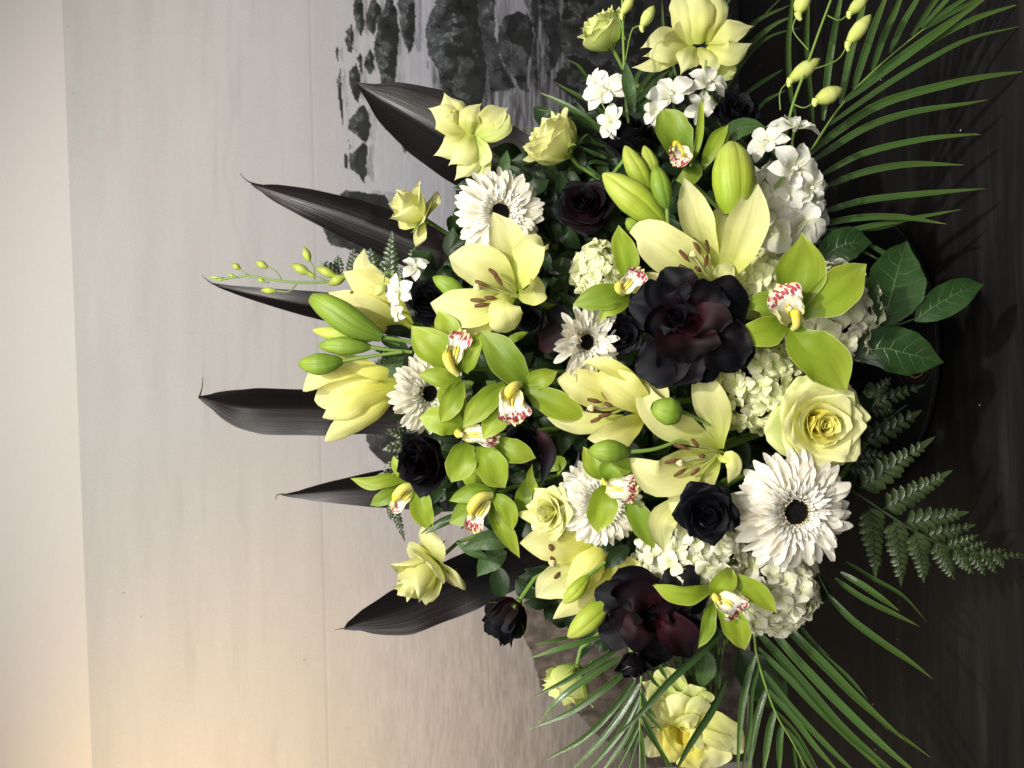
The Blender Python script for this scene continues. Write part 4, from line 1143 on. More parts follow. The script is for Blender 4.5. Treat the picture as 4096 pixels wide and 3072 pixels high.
def den_flower(t, pos, k, face, roll, foot=None):
    R3 = face_rot(face, roll)
    o = t.matrix_world.inverted()
    M4 = o @ (Matrix.Translation(pos) @ R3.to_4x4())
    X, f, uv = tube_geo([Vector((0, 0, -.12 * k)), Vector((0, .02 * k, .1 * k)), Vector((0, .05 * k, .28 * k))], [.07 * k, .11 * k, .05 * k], 7, 8)
    c = part('flower', mesh_from('flower', X, f, uv, True, M['den']), t, M4)
    rr = np.random.default_rng(int(RNG.integers(1 << 30)))
    for j, (a, L, W, pr) in enumerate([(90, 1.0, .30, 'cym'), (205, .95, .30, 'cym'), (335, .95, .30, 'cym'), (22, 1.0, .37, 'cym'), (158, 1.0, .37, 'cym')]):
        a = math.radians(a + rr.normal(0, 6)); lift = rr.uniform(-.1, .3)
        d = Vector((math.cos(a), math.sin(a), 0)); zz = Vector((0, 0, 1))
        P = [d * .06 * k, d * .5 * k + zz * (.10 + lift * .4) * k, d * L * k + zz * (lift * .5 - .12) * k]
        X, f, uv = patch(P, W * k, pr, zz, .45, n=13, mm=7, ruf=.07)
        part('petal', mesh_from('petal', X, f, uv, True, M['den']), c)
    P = [Vector((0, -.04 * k, .02 * k)), Vector((0, -.22 * k, .26 * k)), Vector((0, -.62 * k, .30 * k))]
    X, f, uv = patch(P, .26 * k, 'lip', Vector((0, .4, 1)), .9, n=15, mm=9, ruf=.12)
    part('lip', mesh_from('lip', X, f, uv, True, M['den']), c)
    P = [Vector((0, 0, -.1 * k)), Vector((0, -.1 * k, -.4 * k)), Vector((0, -.5 * k, -.8 * k))]
    X, f, uv = tube_geo(P, [.05 * k, .05 * k, .06 * k], 8, 6)
    part('pedicel', mesh_from('pedicel', X, f, uv, True, M['stem']), c)
    return c
# ---------------------------------------------------------------- the arrangement
TO = {1: (200, 0), 2: (456, 0), 3: (712, 0), 4: (200, 192), 5: (456, 192), 6: (712, 192), 7: (200, 384), 8: (456, 384), 9: (712, 384), 10: (200, 576), 11: (456, 576), 12: (712, 576)}
def q(tl, *xyz):
    """points measured on an enlarged tile of the photograph"""
    o = TO[tl]; out = []
    for p in xyz:
        z = p[2] if len(p) > 2 else 0
        out.append((o[0] + p[0] * .11573, o[1] + p[1] * .11573, z))
    return out

# --- dark cordyline leaves standing at the back
def ti(label, D, pts, hw, hint=(0, 0, 1), fold=.16, tail=None, **kw):
    fr = Fr(pts[-1][0], pts[-1][1], D)
    pts = [p if len(p) == 3 else (*p, 0) for p in pts]
    loc = fr(*pts[-1])
    t = thing('cordyline_leaf', label, 'cordyline leaf', loc, 'dark cordyline leaves fanned at the back')
    sheet('blade', fr.pts(pts), hw * fr.k, M['ti'], t, pr=kw.pop('pr', 'ti'), hint=idir(*hint), cup=.25, fold=fold, n=61, mm=17, ruf=.06, rf=2.2, **kw)
    tube('midrib', [p - idir(0, 0, 1) * .0006 for p in fr.pts(pts[1:])], [.2 * fr.k, .5 * fr.k, .9 * fr.k], M['ti'], t, n=24, seg=5)
    a = fr.pts(tail) if tail else fr.pts([pts[0], pts[1]])
    tube('tail', a, [.25 * fr.k, .5 * fr.k, .9 * fr.k], M['ti'], t, n=10, seg=5)
    return t
ti('dark cordyline leaf against the printed rocks, its tip left of the topmost side-facing yellow rose', .90,
   [(353, 80, 0), (372, 93, 2), (420, 120, 6), (490, 160, 4), (560, 200, 0), (640, 240, -6)], 39, fold=.2, tail=[(349, 79), (353, 80), (360, 84)], hint=(.1, .25, 1))
ti('dark reddish cordyline leaf sloping behind the small pale rose', .90,
   [(250, 182, 0), (262, 188, 2), (320, 207, 6), (380, 229, 4), (460, 262, 0), (560, 300, -6)], 25, fold=.22, pr=[(0, .02), (.03, .08), (.1, .34), (.2, .6), (.35, .85), (.55, 1), (1, .9)], tail=[(240, 173), (245, 179), (253, 184)], hint=(0, .3, 1))
ti('dark cordyline leaf behind the green orchid bud spray', .90,
   [(211, 283, 0), (230, 289, 2), (280, 300, 5), (330, 309, 3), (420, 322, 0), (560, 340, -6)], 24, fold=.25, pr=[(0, .02), (.05, .12), (.2, .42), (.4, .75), (.65, 1), (1, 1)], tail=[(202, 275), (206, 279), (213, 284)], hint=(0, -.3, 1))
ti('widest dark cordyline leaf lying level behind the bell-shaped lily', .90,
   [(199, 397, 0), (212, 400, 1), (245, 406, 5), (300, 407, 3), (390, 408, 0), (540, 410, -6)], 27, fold=.22, pr=[(0, .05), (.03, .22), (.07, .5), (.13, .84), (.2, .98), (.35, 1), (1, .95)], tail=[(203, 377, 4), (202, 388, 4), (199, 398, 0)], hint=(.1, .55, 1))
ti('narrow pointed dark cordyline leaf behind the upper end of the smallest green orchid', .90,
   [(282, 495, 0), (300, 494, 1), (340, 490, 4), (385, 486, 3), (450, 482, 0), (560, 470, -6)], 28, fold=.2, pr=[(0, .02), (.04, .1), (.2, .45), (.4, .8), (.6, 1), (1, 1)], tail=[(276, 500), (277, 495), (284, 494)], hint=(0, .3, 1))
ti('dark cordyline leaf behind the side-facing yellow rose and above the small black rosebud', .88,
   [(344, 629, 0), (358, 622, 1), (400, 608, 4), (455, 583, 5), (520, 550, 0), (620, 500, -6)], 31, fold=.2, pr=[(0, .03), (.04, .22), (.1, .5), (.2, .88), (.35, 1), (.7, 1), (1, .8)], tail=[(335, 630), (339, 629), (348, 628)], hint=(0, .35, 1))

# --- side-facing pale yellow roses round the rim
loose_rose('large reflexed pale yellow rose above the white daisy, facing away to the left', .755, (472, 136, -10), [
    ([(468, 134, -8), (450, 120, 4), (440, 112, 4), (428, 108, -2)], 17, dict(cup=-.6, pr='cym')),
    ([(468, 132, -10), (455, 112, -2), (448, 102, -2), (444, 92, -6)], 15, dict(cup=-.5, pr='cym')),
    ([(470, 134, -6), (468, 120, 6), (472, 112, 6), (482, 103, 0)], 13, dict(cup=-.6, pr='cym')),
    ([(474, 136, -10), (487, 124, 0), (497, 115, 0), (509, 107, -6)], 13, dict(cup=.5, pr='cym')),
    ([(475, 140, -8), (488, 134, 2), (500, 128, 3), (508, 114, -3)], 10, dict(cup=-.5, mat='rose_g')),
    ([(470, 136, -6), (456, 142, 6), (446, 149, 6), (433, 156, 0)], 15, dict(cup=-.7, pr='cym')),
    ([(472, 134, -4), (466, 146, 10), (458, 156, 10), (448, 166, 4)], 18, dict(cup=-.7, pr='cym')),
    ([(474, 140, -8), (470, 156, 2), (464, 168, 3), (454, 181, -3)], 14, dict(cup=-.6, pr='cym')),
    ([(476, 140, -10), (480, 154, -2), (480, 166, -2), (474, 179, -8)], 12, dict(cup=-.4, mat='rose_g')),
    ([(474, 138, -6), (480, 148, 4), (483, 156, 4), (482, 166, 0)], 9, dict(cup=.5, mat='rose_g')),
    ], (452, 118, 2, (-.62, -.62, .42), 12, 9, 'half', ('rose_c', 'rose')), 4, 'pale yellow roses', 'rose', 'rose', 'stem')
rose('half-open yellow rose tilted left beside the palm tips', 555, 143, .72, (-.75, -.50, .35), 37, 'half', 26, ('rose', 'rose', 'rose'), seed=9, pointy=.3, group='pale yellow roses', sepals=True)
rose('small pale yellow rose with dropped pointed petals in front of the reddish dark leaf', 416, 213, .80, (-.70, -.40, .50), 35, 'tall', 13, ('rose', 'rose', 'rose'), seed=22, pointy=1.0, group='pale yellow roses', sepals=True)
rose('greenish yellow rosebud near the top edge beside the printed rocks', 604, 33, .74, (-.55, -.70, .36), 31, 'half', 22, ('rose_g', 'rose_g', 'rose_g'), seed=13, pointy=.3, group='pale yellow roses', sepals=True)
loose_rose('tall cream yellow rose with a skirt of folded petals cut off by the top edge', .70, (692, 44, -12), [
    (q(2, (2040, 400, -10), (1850, 340, 2), (1720, 350, 6), (1590, 420, 0)), 14, dict(cup=-.4, pr='cym')),
    (q(2, (2040, 420, -8), (1860, 420, 6), (1740, 450, 8), (1610, 490, 2)), 14, dict(cup=-.4, pr='cym')),
    (q(2, (2020, 440, -12), (1820, 510, -4), (1680, 560, -4), (1512, 585, -10)), 9, dict(cup=-.4, pr='cym')),
    (q(2, (2060, 400, -6), (2020, 480, 8), (1980, 560, 10), (1935, 655, 4)), 13, dict(cup=-.4, pr='cym')),
    (q(2, (2100, 410, -8), (2160, 500, 6), (2170, 580, 6), (2120, 660, 0)), 19, dict(cup=-.4, pr='cym')),
    (q(3, (-60, 360, -10), (100, 280, 2), (200, 250, 4), (365, 225, -4)), 12, dict(cup=-.4, pr='cym')),
    (q(3, (-40, 400, -6), (100, 430, 8), (200, 430, 8), (350, 372, 0)), 14, dict(cup=-.5, pr='cym')),
    (q(3, (-60, 450, -12), (60, 540, -4), (130, 590, -4), (210, 590, -8)), 12, dict(cup=-.4, mat='rose_g', frill=.05)),
    (q(2, (2060, 380, -6), (2020, 220, 6), (1990, 60, 8), (1960, -120, 2)), 18, dict(cup=-.8)),
    (q(2, (2110, 380, -4), (2120, 220, 10), (2130, 60, 12), (2120, -140, 4)), 20, dict(cup=-.8)),
    (q(3, (-20, 360, -6), (0, 220, 6), (20, 60, 8), (10, -120, 2)), 18, dict(cup=-.8)),
    ], (697, 0, 0, (.03, -.95, .25), 22, 10, 'half', ('rose', 'rose')), 31, 'pale yellow roses', 'rose', 'rose', 'stem')
rose('fully open yellow rose facing front above the largest white daisy', 819, 424, .595, (.02, .04, 1), 55, 'full', 34, ('rose_c', 'rose', 'rose_g'), seed=5, pointy=.15, group='pale yellow roses', roll=.6)
rose('pale yellow rose tilted over the dark cordyline leaf, facing lower left', 427, 570, .78, (-.62, .50, .45), 43, 'tall', 15, ('rose', 'rose', 'rose'), seed=41, pointy=.8, group='pale yellow roses', sepals=True)
rose('closed greenish yellow rosebud behind the palm leaflets at the lower edge', 568, 682, .735, (-.48, .80, .12), 33, 'half', 22, ('rose_g', 'rose_g', 'rose_g'), seed=17, pointy=.3, group='pale yellow roses', sepals=True)
def z4(*a): return [(625 + x * .0603, 668 + y * .0603, z) for x, y, z in a]
loose_rose('big loose yellow rose at the bottom edge with palm leaflets crossing it', .68, (688, 722, -14), [
    (z4((800, 700, -12), (620, 480, -4), (450, 330, -2), (240, 210, -8)), 15, dict(cup=.3, pr='cym', mat='rose_g')),
    (z4((950, 650, -12), (820, 360, -6), (680, 200, -6), (480, 85, -10)), 15, dict(cup=.3, mat='rose_g')),
    (z4((1000, 650, -10), (1060, 500, -2), (1090, 380, 0), (1060, 270, -4)), 17, dict(cup=-.3, mat='rose_g')),
    (z4((780, 850, -12), (600, 660, -4), (460, 540, -4), (315, 430, -10)), 11, dict(cup=.3)),
    (z4((900, 1010, -10), (680, 860, 4), (480, 830, 6), (258, 908, 0)), 15, dict(cup=-.4)),
    (z4((880, 1050, -10), (660, 1180, 2), (520, 1320, 4), (395, 1480, -2)), 14, dict(cup=-.4)),
    (z4((900, 1020, -8), (840, 1220, 8), (830, 1380, 8), (780, 1560, 0)), 19, dict(cup=-.5, mat='rose_c')),
    (z4((1000, 1060, -10), (1060, 1280, 0), (1130, 1480, 2), (1200, 1680, -4)), 17, dict(cup=-.3, mat='rose_c')),
    (z4((1150, 880, -8), (1420, 930, 4), (1680, 1120, 6), (1925, 1420, -2)), 17, dict(cup=-.4)),
    (z4((1150, 1000, -12), (1350, 1200, -4), (1480, 1420, -2), (1560, 1640, -8)), 17, dict(cup=.4)),
    (z4((1120, 980, -6), (1300, 1080, 6), (1500, 1180, 8), (1800, 1270, 2)), 9, dict(cup=.6)),
    (z4((840, 960, -4), (950, 890, 8), (1080, 850, 9), (1220, 870, 4)), 8, dict(cup=.6)),
    (z4((1080, 900, -4), (1130, 760, 9), (1230, 670, 10), (1425, 640, 4)), 11, dict(cup=-.6)),
    (z4((1180, 640, -6), (1250, 500, 2), (1340, 470, 4), (1440, 560, 0)), 7, dict(cup=.7, mat='rose_g')),
    (z4((1050, 820, -4), (930, 700, 10), (820, 600, 10), (680, 500, 4)), 15, dict(cup=-.5)),
    (z4((1000, 1010, -4), (1100, 1090, 9), (1200, 1200, 9), (1300, 1340, 4)), 8, dict(cup=-.6)),
    ], (685, 726, 0, (-.1, .1, 1), 11, 9, 'half', ('rose_c', 'rose_c')), 36, 'pale yellow roses', 'rose', 'rose', 'stem')
rose('small cream rose with tight whorled heart between the green orchids and a white daisy', 549, 512, .635, (-.66, .02, .75), 31, 'full', 26, ('rose', 'rose', 'rose_g'), seed=12, pointy=.5, group='pale yellow roses')

# --- black and maroon roses
BG = 'black and dark maroon roses'
def k1(*a): return [(600 + x * .11573, 200 + y * .11573, z) for x, y, z in a]
loose_rose('largest black rose with broad ruffled petals, left of the spotted green orchid', .572, (690, 325, -14), [
    (k1((800, 1100, -14), (980, 1250, -8), (1150, 1290, -6), (1345, 1300, -12)), 22),
    (k1((760, 1050, -14), (560, 980, -6), (400, 920, -4), (250, 890, -12)), 25),
    (k1((780, 1000, -14), (740, 850, -4), (650, 720, 0), (545, 595, -8)), 21),
    (k1((820, 1020, -14), (980, 930, -4), (1120, 880, 0), (1285, 860, -8)), 27),
    (k1((800, 1100, -14), (860, 1300, -6), (900, 1420, -6), (960, 1570, -12)), 30),
    (k1((760, 1100, -12), (620, 1300, -2), (500, 1400, 0), (310, 1480, -8)), 27),
    (k1((780, 1120, -12), (740, 1300, 0), (680, 1440, 0), (600, 1590, -8)), 26),
    (k1((800, 1080, -12), (1000, 1150, 0), (1100, 1300, 2), (1180, 1480, -6)), 27),
    (k1((760, 1060, -13), (730, 980, -5), (770, 900, -3), (830, 830, -5)), 26),
    (k1((740, 1000, -10), (620, 880, 4), (560, 800, 6), (600, 720, 2)), 24),
    (k1((800, 980, -10), (900, 880, 6), (960, 800, 8), (1010, 730, 2)), 20),
    (k1((720, 1060, -6), (740, 1180, 10), (760, 1270, 14), (760, 1400, 6)), 32, dict(mat='maroon', cup=.25)),
    (k1((640, 1040, -8), (560, 1040, 8), (510, 1080, 12), (500, 1200, 8)), 17, dict(cup=.7)),
    (k1((820, 1040, -8), (900, 1040, 6), (960, 1080, 10), (1000, 1180, 6)), 22, dict(mat='maroon', cup=.5)),
    ], (675, 318, 16, (-.08, -.30, 1), 17, 12, 'half', ('maroon', 'black')), 8, BG)
rose('round black rose facing front between the lily and the largest white daisy', 707, 513, .568, (-.05, .05, 1), 35, 'full', 28, ('blacksolid', 'black', 'black'), seed=15, group=BG, name='black_rose')
loose_rose('loose maroon-hearted black rose below the cream lily, beside the lowest orchid', .60, (650, 610, -14), [
    (q(11, (1700, 300, -14), (1520, 250, -6), (1380, 180, -4), (1195, 140, -10)), 19),
    (q(11, (1700, 300, -14), (1620, 150, -4), (1500, 80, 0), (1330, 60, -8)), 22),
    (q(11, (1750, 300, -14), (1850, 180, -4), (1900, 60, -2), (1820, -60, -8)), 24),
    (q(11, (1780, 320, -14), (1950, 260, -8), (2050, 240, -6), (2130, 300, -12)), 22),
    (q(11, (1780, 350, -14), (1950, 430, -10), (2050, 520, -8), (2130, 570, -12)), 19),
    (q(11, (1650, 350, -14), (1450, 400, -6), (1350, 480, -4), (1230, 500, -10)), 19),
    (q(11, (1700, 380, -14), (1680, 500, -10), (1740, 620, -8), (1850, 720, -14)), 20),
    (q(11, (1740, 330, -10), (1850, 420, 6), (1950, 540, 8), (2050, 750, -2)), 20, dict(mat='maroon', cup=.6, pr='cym', frill=.02)),
    (q(11, (1700, 320, -10), (1600, 230, 8), (1500, 200, 10), (1420, 260, 4)), 25, dict(mat='maroon', cup=.7)),
    (q(11, (1650, 330, -8), (1600, 430, 10), (1580, 530, 12), (1550, 660, 4)), 19, dict(mat='maroon', cup=-.6, frill=.01)),
    (q(11, (1720, 340, -10), (1780, 330, 8), (1830, 300, 12), (1900, 330, 6)), 14, dict(mat='maroon', cup=.8)),
    ], (652, 612, 2, (-.2, .2, 1), 13, 10, 'half', ('maroon', 'maroon')), 19, BG)
rose('small glossy black rosebud hanging under the loose maroon-hearted rose', 632, 664, .595, (-.1, .8, .6), 21, 'half', 14, ('blacksolid', 'blacksolid', 'black'), seed=23, group=BG, name='black_rosebud')
rose('black rosebud alone against the grey wall below the dark leaf', 506, 618, .70, (-.62, .72, .25), 27, 'bud', 14, ('maroon', 'black', 'black'), seed=27, pointy=.6, group=BG, sepals=True, name='black_rosebud')
rose('deep maroon rose between the upper white daisy and the big lily', 586, 205, .68, (-.15, -.3, .95), 36, 'full', 18, ('maroon', 'maroon', 'black'), seed=29, pointy=.4, group=BG, name='black_rose')
rose('black rose beside the white spray orchids near the top', 628, 140, .68, (-.05, -.75, .65), 34, 'half', 18, ('blacksolid', 'blacksolid', 'black'), seed=33, group=BG, name='black_rose')
rose('black rose right of the uppermost green orchid under the palm', 738, 112, .68, (.0, -.25, .95), 27, 'full', 20, ('blacksolid', 'black', 'black'), seed=37, group=BG, name='black_rose')
rose('glossy black rose left of the pale lily below the white orchid flowers', 432, 302, .69, (-.3, -.1, .95), 28, 'half', 16, ('blacksolid', 'black', 'black'), seed=43, group=BG, name='black_rose')
rose('small black rose under the reflexed tip of the pale lily', 530, 318, .64, (-.2, .2, .95), 20, 'full', 16, ('blacksolid', 'black', 'black'), seed=47, group=BG, name='black_rose')
rose('maroon-black rose with a pointed petal above the smallest green orchid', 425, 460, .665, (-.55, .1, .8), 36, 'half', 16, ('maroon', 'maroon', 'black'), seed=53, pointy=.4, group=BG, name='black_rose')
rose('dark rose half hidden under the spotted lip of the middle orchid', 524, 446, .655, (-.1, .1, 1), 26, 'full', 16, ('maroon', 'black', 'black'), seed=59, group=BG, name='black_rose')
rose('black rose behind the largest black rose, right of the small white daisy', 622, 335, .62, (-.1, .2, 1), 27, 'full', 18, ('blacksolid', 'black', 'black'), seed=61, group=BG, name='black_rose')
leaf('curled black petal hanging from the dark rose below the middle orchid', .615, q(8, (700, 390, 3), (760, 480, 8), (800, 600, 4), (770, 740, 2), (740, 865, 0)), 9, 'black', 'fallen_petal', 'petal', 'loose black petals', cup=.7, serr=0, fold=0)
leaf('flat black petal right of the small black rose in the dark gap', .65, [(543, 352), (555, 330, 3), (562, 305, 0)], 17, 'black', 'fallen_petal', 'petal', 'loose black petals', cup=.3, serr=0, fold=0, pr='round')

# --- white gerberas
gerbera('largest white daisy facing front with a round black eye, above the fern', 794, 511, .585, (.06, .04, 1), 64, seed=2)
gerbera('white daisy at the upper side with a lily petal lying over it', 500, 213, .68, (.20, .02, .95), 47, seed=6, roll=.5)
gerbera('white daisy with thin pointed petals left of the largest black rose', 585, 342, .615, (.42, .10, .85), 42, seed=10, bend=.25, rings=((26, 1.0, .05), (24, .88, .3), (20, .66, .5)))
gerbera('white daisy seen from the side behind the left green orchid', 428, 393, .672, (.55, .10, .82), 44, seed=14, bend=.1)
gerbera('white daisy mostly covered by the small green orchid in the middle', 600, 502, .632, (.10, -.10, 1), 46, seed=18)

# --- lilies
AN = [(697, 247, 65, 9.5), (685, 256.5, 48, 8.5), (685.5, 269, 32, 7.5), (707.5, 247.5, 80, 7.5), (706, 262, 100, 6.5), (698.5, 269.5, 40, 4.5)]
lily('big pale yellow lily above the largest black rose with six brown anthers', .595, (718, 290, -22), [
    (q(5, (2290, 850, -22), (2050, 660, -4), (1800, 470, 4), (1620, 350, -2), (1500, 350, -10)), 27, dict(roll=.25, cup=.6)),
    ([(716, 285, -22), (706, 250, -6), (694, 215, -2), (684, 178, -12)], 19, dict(cup=.45)),
    ([(722, 288, -22), (735, 255, 2), (746, 225, 8), (758, 184, 4)], 23, dict(cup=.5, hint=(-.2, .2, 1))),
    ([(722, 289, -24), (712, 258, -16), (718, 228, -14), (722, 205, -20)], 16, dict(cup=.4)),
    (q(6, (20, 820, -22), (60, 760, -6), (120, 690, 2), (190, 650, 4)), 15, dict(cup=.6)),
    ([(714, 290, -24), (690, 290, -12), (668, 292, -14), (650, 288, -20)], 19, dict(cup=.5)),
    ], AN, (693, 254, 20), az=14)
lily('pale yellow lily left of centre with spread petals and reflexed front petal', .625, (520, 297, -18), [
    (q(5, (500, 880, -18), (380, 740, -2), (180, 620, 2), (-60, 560, -6)), 24, dict(cup=.45, hint=(-.1, -.1, 1))),
    (q(5, (480, 800, -18), (500, 600, -8), (430, 400, -2), (320, 175, 4)), 20, dict(cup=.4, mat='lily', hint=(.1, 0, 1))),
    (q(5, (540, 860, -18), (600, 700, -4), (660, 560, 6), (700, 450, 10), (760, 470, 2)), 21, dict(cup=.6, roll=.5)),
    (q(5, (530, 900, -18), (600, 900, -6), (680, 860, 4), (720, 740, -10)), 14, dict(cup=.5, roll=-.6)),
    (q(5, (500, 900, -18), (430, 930, 8), (420, 1000, 20), (450, 1120, 16), (480, 1200, 4)), 20, dict(cup=-.5, pr=[(0, .2), (.2, .45), (.5, .85), (.8, 1), (.95, .75), (1, .45)])),
    (q(5, (480, 930, -18), (330, 960, -6), (120, 1010, -2), (-220, 960, -14)), 23, dict(cup=.5)),
    (q(5, (470, 960, -20), (300, 1080, -12), (180, 1200, -12), (80, 1320, -18)), 13, dict(cup=.4, mat='lilyw')),
    ], [(494, 273, 38, 6.5), (499, 281, 52, 7), (482, 284, 25, 7.5), (491, 298, 2, 6.5), (479, 300.5, 4, 8.5), (483, 305, -8, 8.5)], (477, 287.5, 16), az=12)
lily('yellow lily with a drooping hood, left of the round green bud', .605, (636, 405, -16), [
    (q(5, (1640, 1650, -4), (1450, 1580, 8), (1250, 1500, 10), (1105, 1465, 2)), 11, dict(cup=.8, hint=(0, -.5, 1), mat='lilyw')),
    (q(8, (1500, 200, -16), (1280, 110, -6), (1060, 0, -4), (870, -40, -8)), 21, dict(cup=.5, mat='lilyw')),
    (q(8, (1450, 280, -14), (1250, 330, -8), (1000, 340, -8), (785, 290, -8)), 14, dict(cup=.5, hint=(0, -.4, 1))),
    (q(8, (1650, 260, -10), (1480, 380, 8), (1330, 440, 10), (1135, 470, 6)), 18, dict(cup=.5, hint=(-.1, .4, 1), mat='lilyw')),
    (q(8, (1660, 240, -6), (1540, 130, 12), (1400, 20, 10), (1240, -110, 0)), 20, dict(cup=.5, mat='lilyw')),
    (q(8, (1690, 300, -12), (1720, 180, 2), (1720, 60, 0), (1640, -60, -6)), 14, dict(cup=.4)),
    ], [(606.5, 397, 50, 7, 8), (595, 401, 12, 8, 12), (609, 405, 25, 5, 12), (594, 411, 4, 8.5, 14), (606, 415, -12, 7.5, 14), (597, 419.5, -22, 7, 14)], (591, 408, 18), az=12)
lily('pale long-petalled lily between the round green bud and the round black rose', .59, (722, 452, -18), [
    (q(8, (2290, 560, -18), (2250, 300, -4), (2150, 60, 2), (2080, -120, -4)), 19, dict(cup=.35, hint=(-.2, 0, 1))),
    (q(8, (2270, 560, -20), (2050, 440, -8), (1800, 300, -4), (1660, 150, -6), (1640, -20, -12)), 19, dict(cup=.4, roll=.2)),
    (q(8, (2260, 600, -16), (2060, 680, -2), (1850, 780, 10), (1700, 800, 14), (1500, 640, 8)), 24, dict(cup=.7, hint=(0, -.1, 1))),
    (q(8, (2280, 640, -16), (2140, 800, 2), (1960, 950, 8), (1850, 1110, 8)), 17, dict(cup=.6, hint=(-.2, -.2, 1))),
    (q(8, (2010, 880, -6), (1900, 1050, 2), (1780, 1200, 4), (1800, 1430, -4)), 15, dict(cup=.3)),
    (q(9, (40, 590, -14), (90, 640, -2), (170, 640, 10), (200, 740, 10), (140, 860, 2)), 9, dict(cup=-.5)),
    ], [(682, 447, 18, 9), (695.5, 443.5, 50, 6), (702.5, 456, 0, 3.6), (673.5, 461, -12, 9), (681, 472, -32, 8.5), (695.5, 471.5, -40, 6)], (680, 463, 18), az=14)
lily('bell-shaped yellow lily seen from the side against the wall, over the widest dark leaf', .72, (399, 383, -4), [
    (q(7, (1720, 0, -4), (1400, -120, 6), (1150, -100, 10), (890, 60, 4)), 17, dict(cup=.8, pr='bell', hint=(0, -.5, 1), mat='lilyw')),
    (q(7, (1720, 10, -6), (1400, 60, 4), (1200, 80, 4), (990, 140, -4)), 17, dict(cup=.5, pr='bell', mat='lilyw')),
    (q(7, (1720, 20, 0), (1450, 90, 14), (1250, 190, 18), (1060, 290, 10)), 15, dict(cup=-.6, pr='bell', mat='lilyw')),
    (q(7, (1720, 20, -6), (1500, 240, 6), (1300, 350, 8), (1080, 495, 2)), 15, dict(cup=-.7, pr='bell', mat='lilyw', hint=(0, .4, 1))),
    (q(7, (1720, 0, -4), (1560, -80, 8), (1300, 0, 12), (1050, 20, 6)), 17, dict(cup=-.6, pr='bell', mat='lilyw')),
    ], [(351, 391.5, 8, 2.5, 0)], None, group='pale yellow lilies')
lily('half-open yellow lily seen from the side behind the large green bud', .74, (412, 325, -8), [
    (q(4, (1830, 1150, -8), (1600, 900, 8), (1400, 780, 10), (1240, 690, 4)), 19, dict(cup=-.5, mat='lilyw')),
    (q(4, (1830, 1150, -10), (1500, 1100, 2), (1400, 980, 2), (1110, 870, -2)), 15, dict(cup=-.4, mat='lilyw')),
    (q(4, (1800, 1100, -14), (1500, 760, -8), (1400, 640, -8), (1420, 490, -14)), 13, dict(cup=-.3, mat='lily')),
    (q(4, (1830, 1160, -8), (1560, 1040, 12), (1360, 960, 12), (1170, 975, 8)), 12, dict(cup=.5, mat='lily')),
    (q(4, (1830, 1170, -6), (1620, 1120, 4), (1500, 1140, 6), (1400, 1170, 4)), 13, dict(cup=-.6, mat='lilyw')),
    ], [(353, 293, 20, 2.5, 2)], None)
lily('warm cream lily below the small cream rose, partly turned down', .635, (600, 555, -18), [
    ([(604, 550, -16), (575, 532, -6), (548, 520, -4), (515, 513, -6)], 13, dict(cup=.6, mat='lilyw')),
    ([(602, 553, -16), (574, 545, -5), (548, 543, -2), (520, 543, -5)], 22, dict(cup=.5, mat='lilyw')),
    ([(596, 560, -14), (574, 570, -4), (555, 582, 0), (536, 597, -3)], 21, dict(cup=.4, mat='lily')),
    ([(612, 543, -10), (600, 555, 8), (586, 572, 13), (571, 598, 6)], 18, dict(cup=-.5, mat='lilyw')),
    ([(616, 556, -12), (600, 580, 0), (580, 600, 4), (553, 619, 0)], 14, dict(cup=-.4, mat='lilyw')),
    ([(598, 556, -16), (614, 566, -6), (628, 578, -4), (636, 598, -8)], 21, dict(cup=.4, mat='lilyw')),
    ], [(553, 560, 45, 4, 2), (551, 548, 70, 4, 0), (557.5, 575, -52, 4.5, 2)], (552, 563, 4), az=4)

# --- lily buds
bud('upright thick yellow-green lily bud right of the big lily', .605, [(733, 214, 0), (733, 190, 3), (732, 166, 3), (731, 142, 0)], 20, 'lilybudy', stem=[(733, 216, 0), (735, 240, -6), (745, 280, -30)], prf=[(0, .45), (.15, .8), (.4, 1), (.6, .97), (.82, .72), (.94, .42), (1, .14)])
bud('small bright green lily bud in front of the yellow opening bud', .60, [(667, 208, 4), (662, 192, 6), (655, 165, 4)], 9.5, 'lilybud', stem=[(667, 208, 4), (668, 222, 0), (671, 240, -10)])
bud('large green lily bud with an open tip crossing the side lily at the far left', .70, [(382, 337, 4), (356, 325, 8), (330, 308, 8), (312, 298, 4)], 14, 'lilybud', stem=[(382, 337, 4), (400, 340, 0), (430, 346, -8)], prf=[(0, .35), (.15, .65), (.35, .95), (.55, 1), (.8, .8), (.93, .55), (1, .36)])
bud('pale yellow lily bud tucked behind the large green bud', .72, [(378, 337, -3), (352, 336, 0), (330, 333, 0), (313, 330, -2)], 8, 'lilybudy', stem=[(378, 337, -3), (400, 345, -8)])
bud('slim green lily bud lying level under the large one at the far left', .705, [(370, 347, 2), (350, 346, 4), (318, 345.5, 2)], 9, 'lilybud', stem=[(370, 347, 2), (390, 350, 0), (412, 352, -6)])
bud('green lily bud lowest of the far-left cluster on a long stalk', .70, [(342, 361, 2), (322, 364, 4), (298, 364, 2)], 10.5, 'lilybud', stem=[(342, 361, 2), (366, 357, 2), (402, 352, -6)])
bud('opening yellow lily bud leaning up over the small green bud', .615, [(664, 226, -4), (642, 206, 2), (622, 190, 4), (603, 174, 0)], 15, 'lilybudy', stem=[(664, 226, -4), (680, 240, -12)], ridge=.16)
bud('narrow pale opening bud standing behind the opening yellow bud', .63, [(650, 196, -3), (640, 176, 0), (631, 160, 0), (625, 146, -2)], 10, 'lilybudy', stem=[(650, 196, -3), (660, 215, -10)])
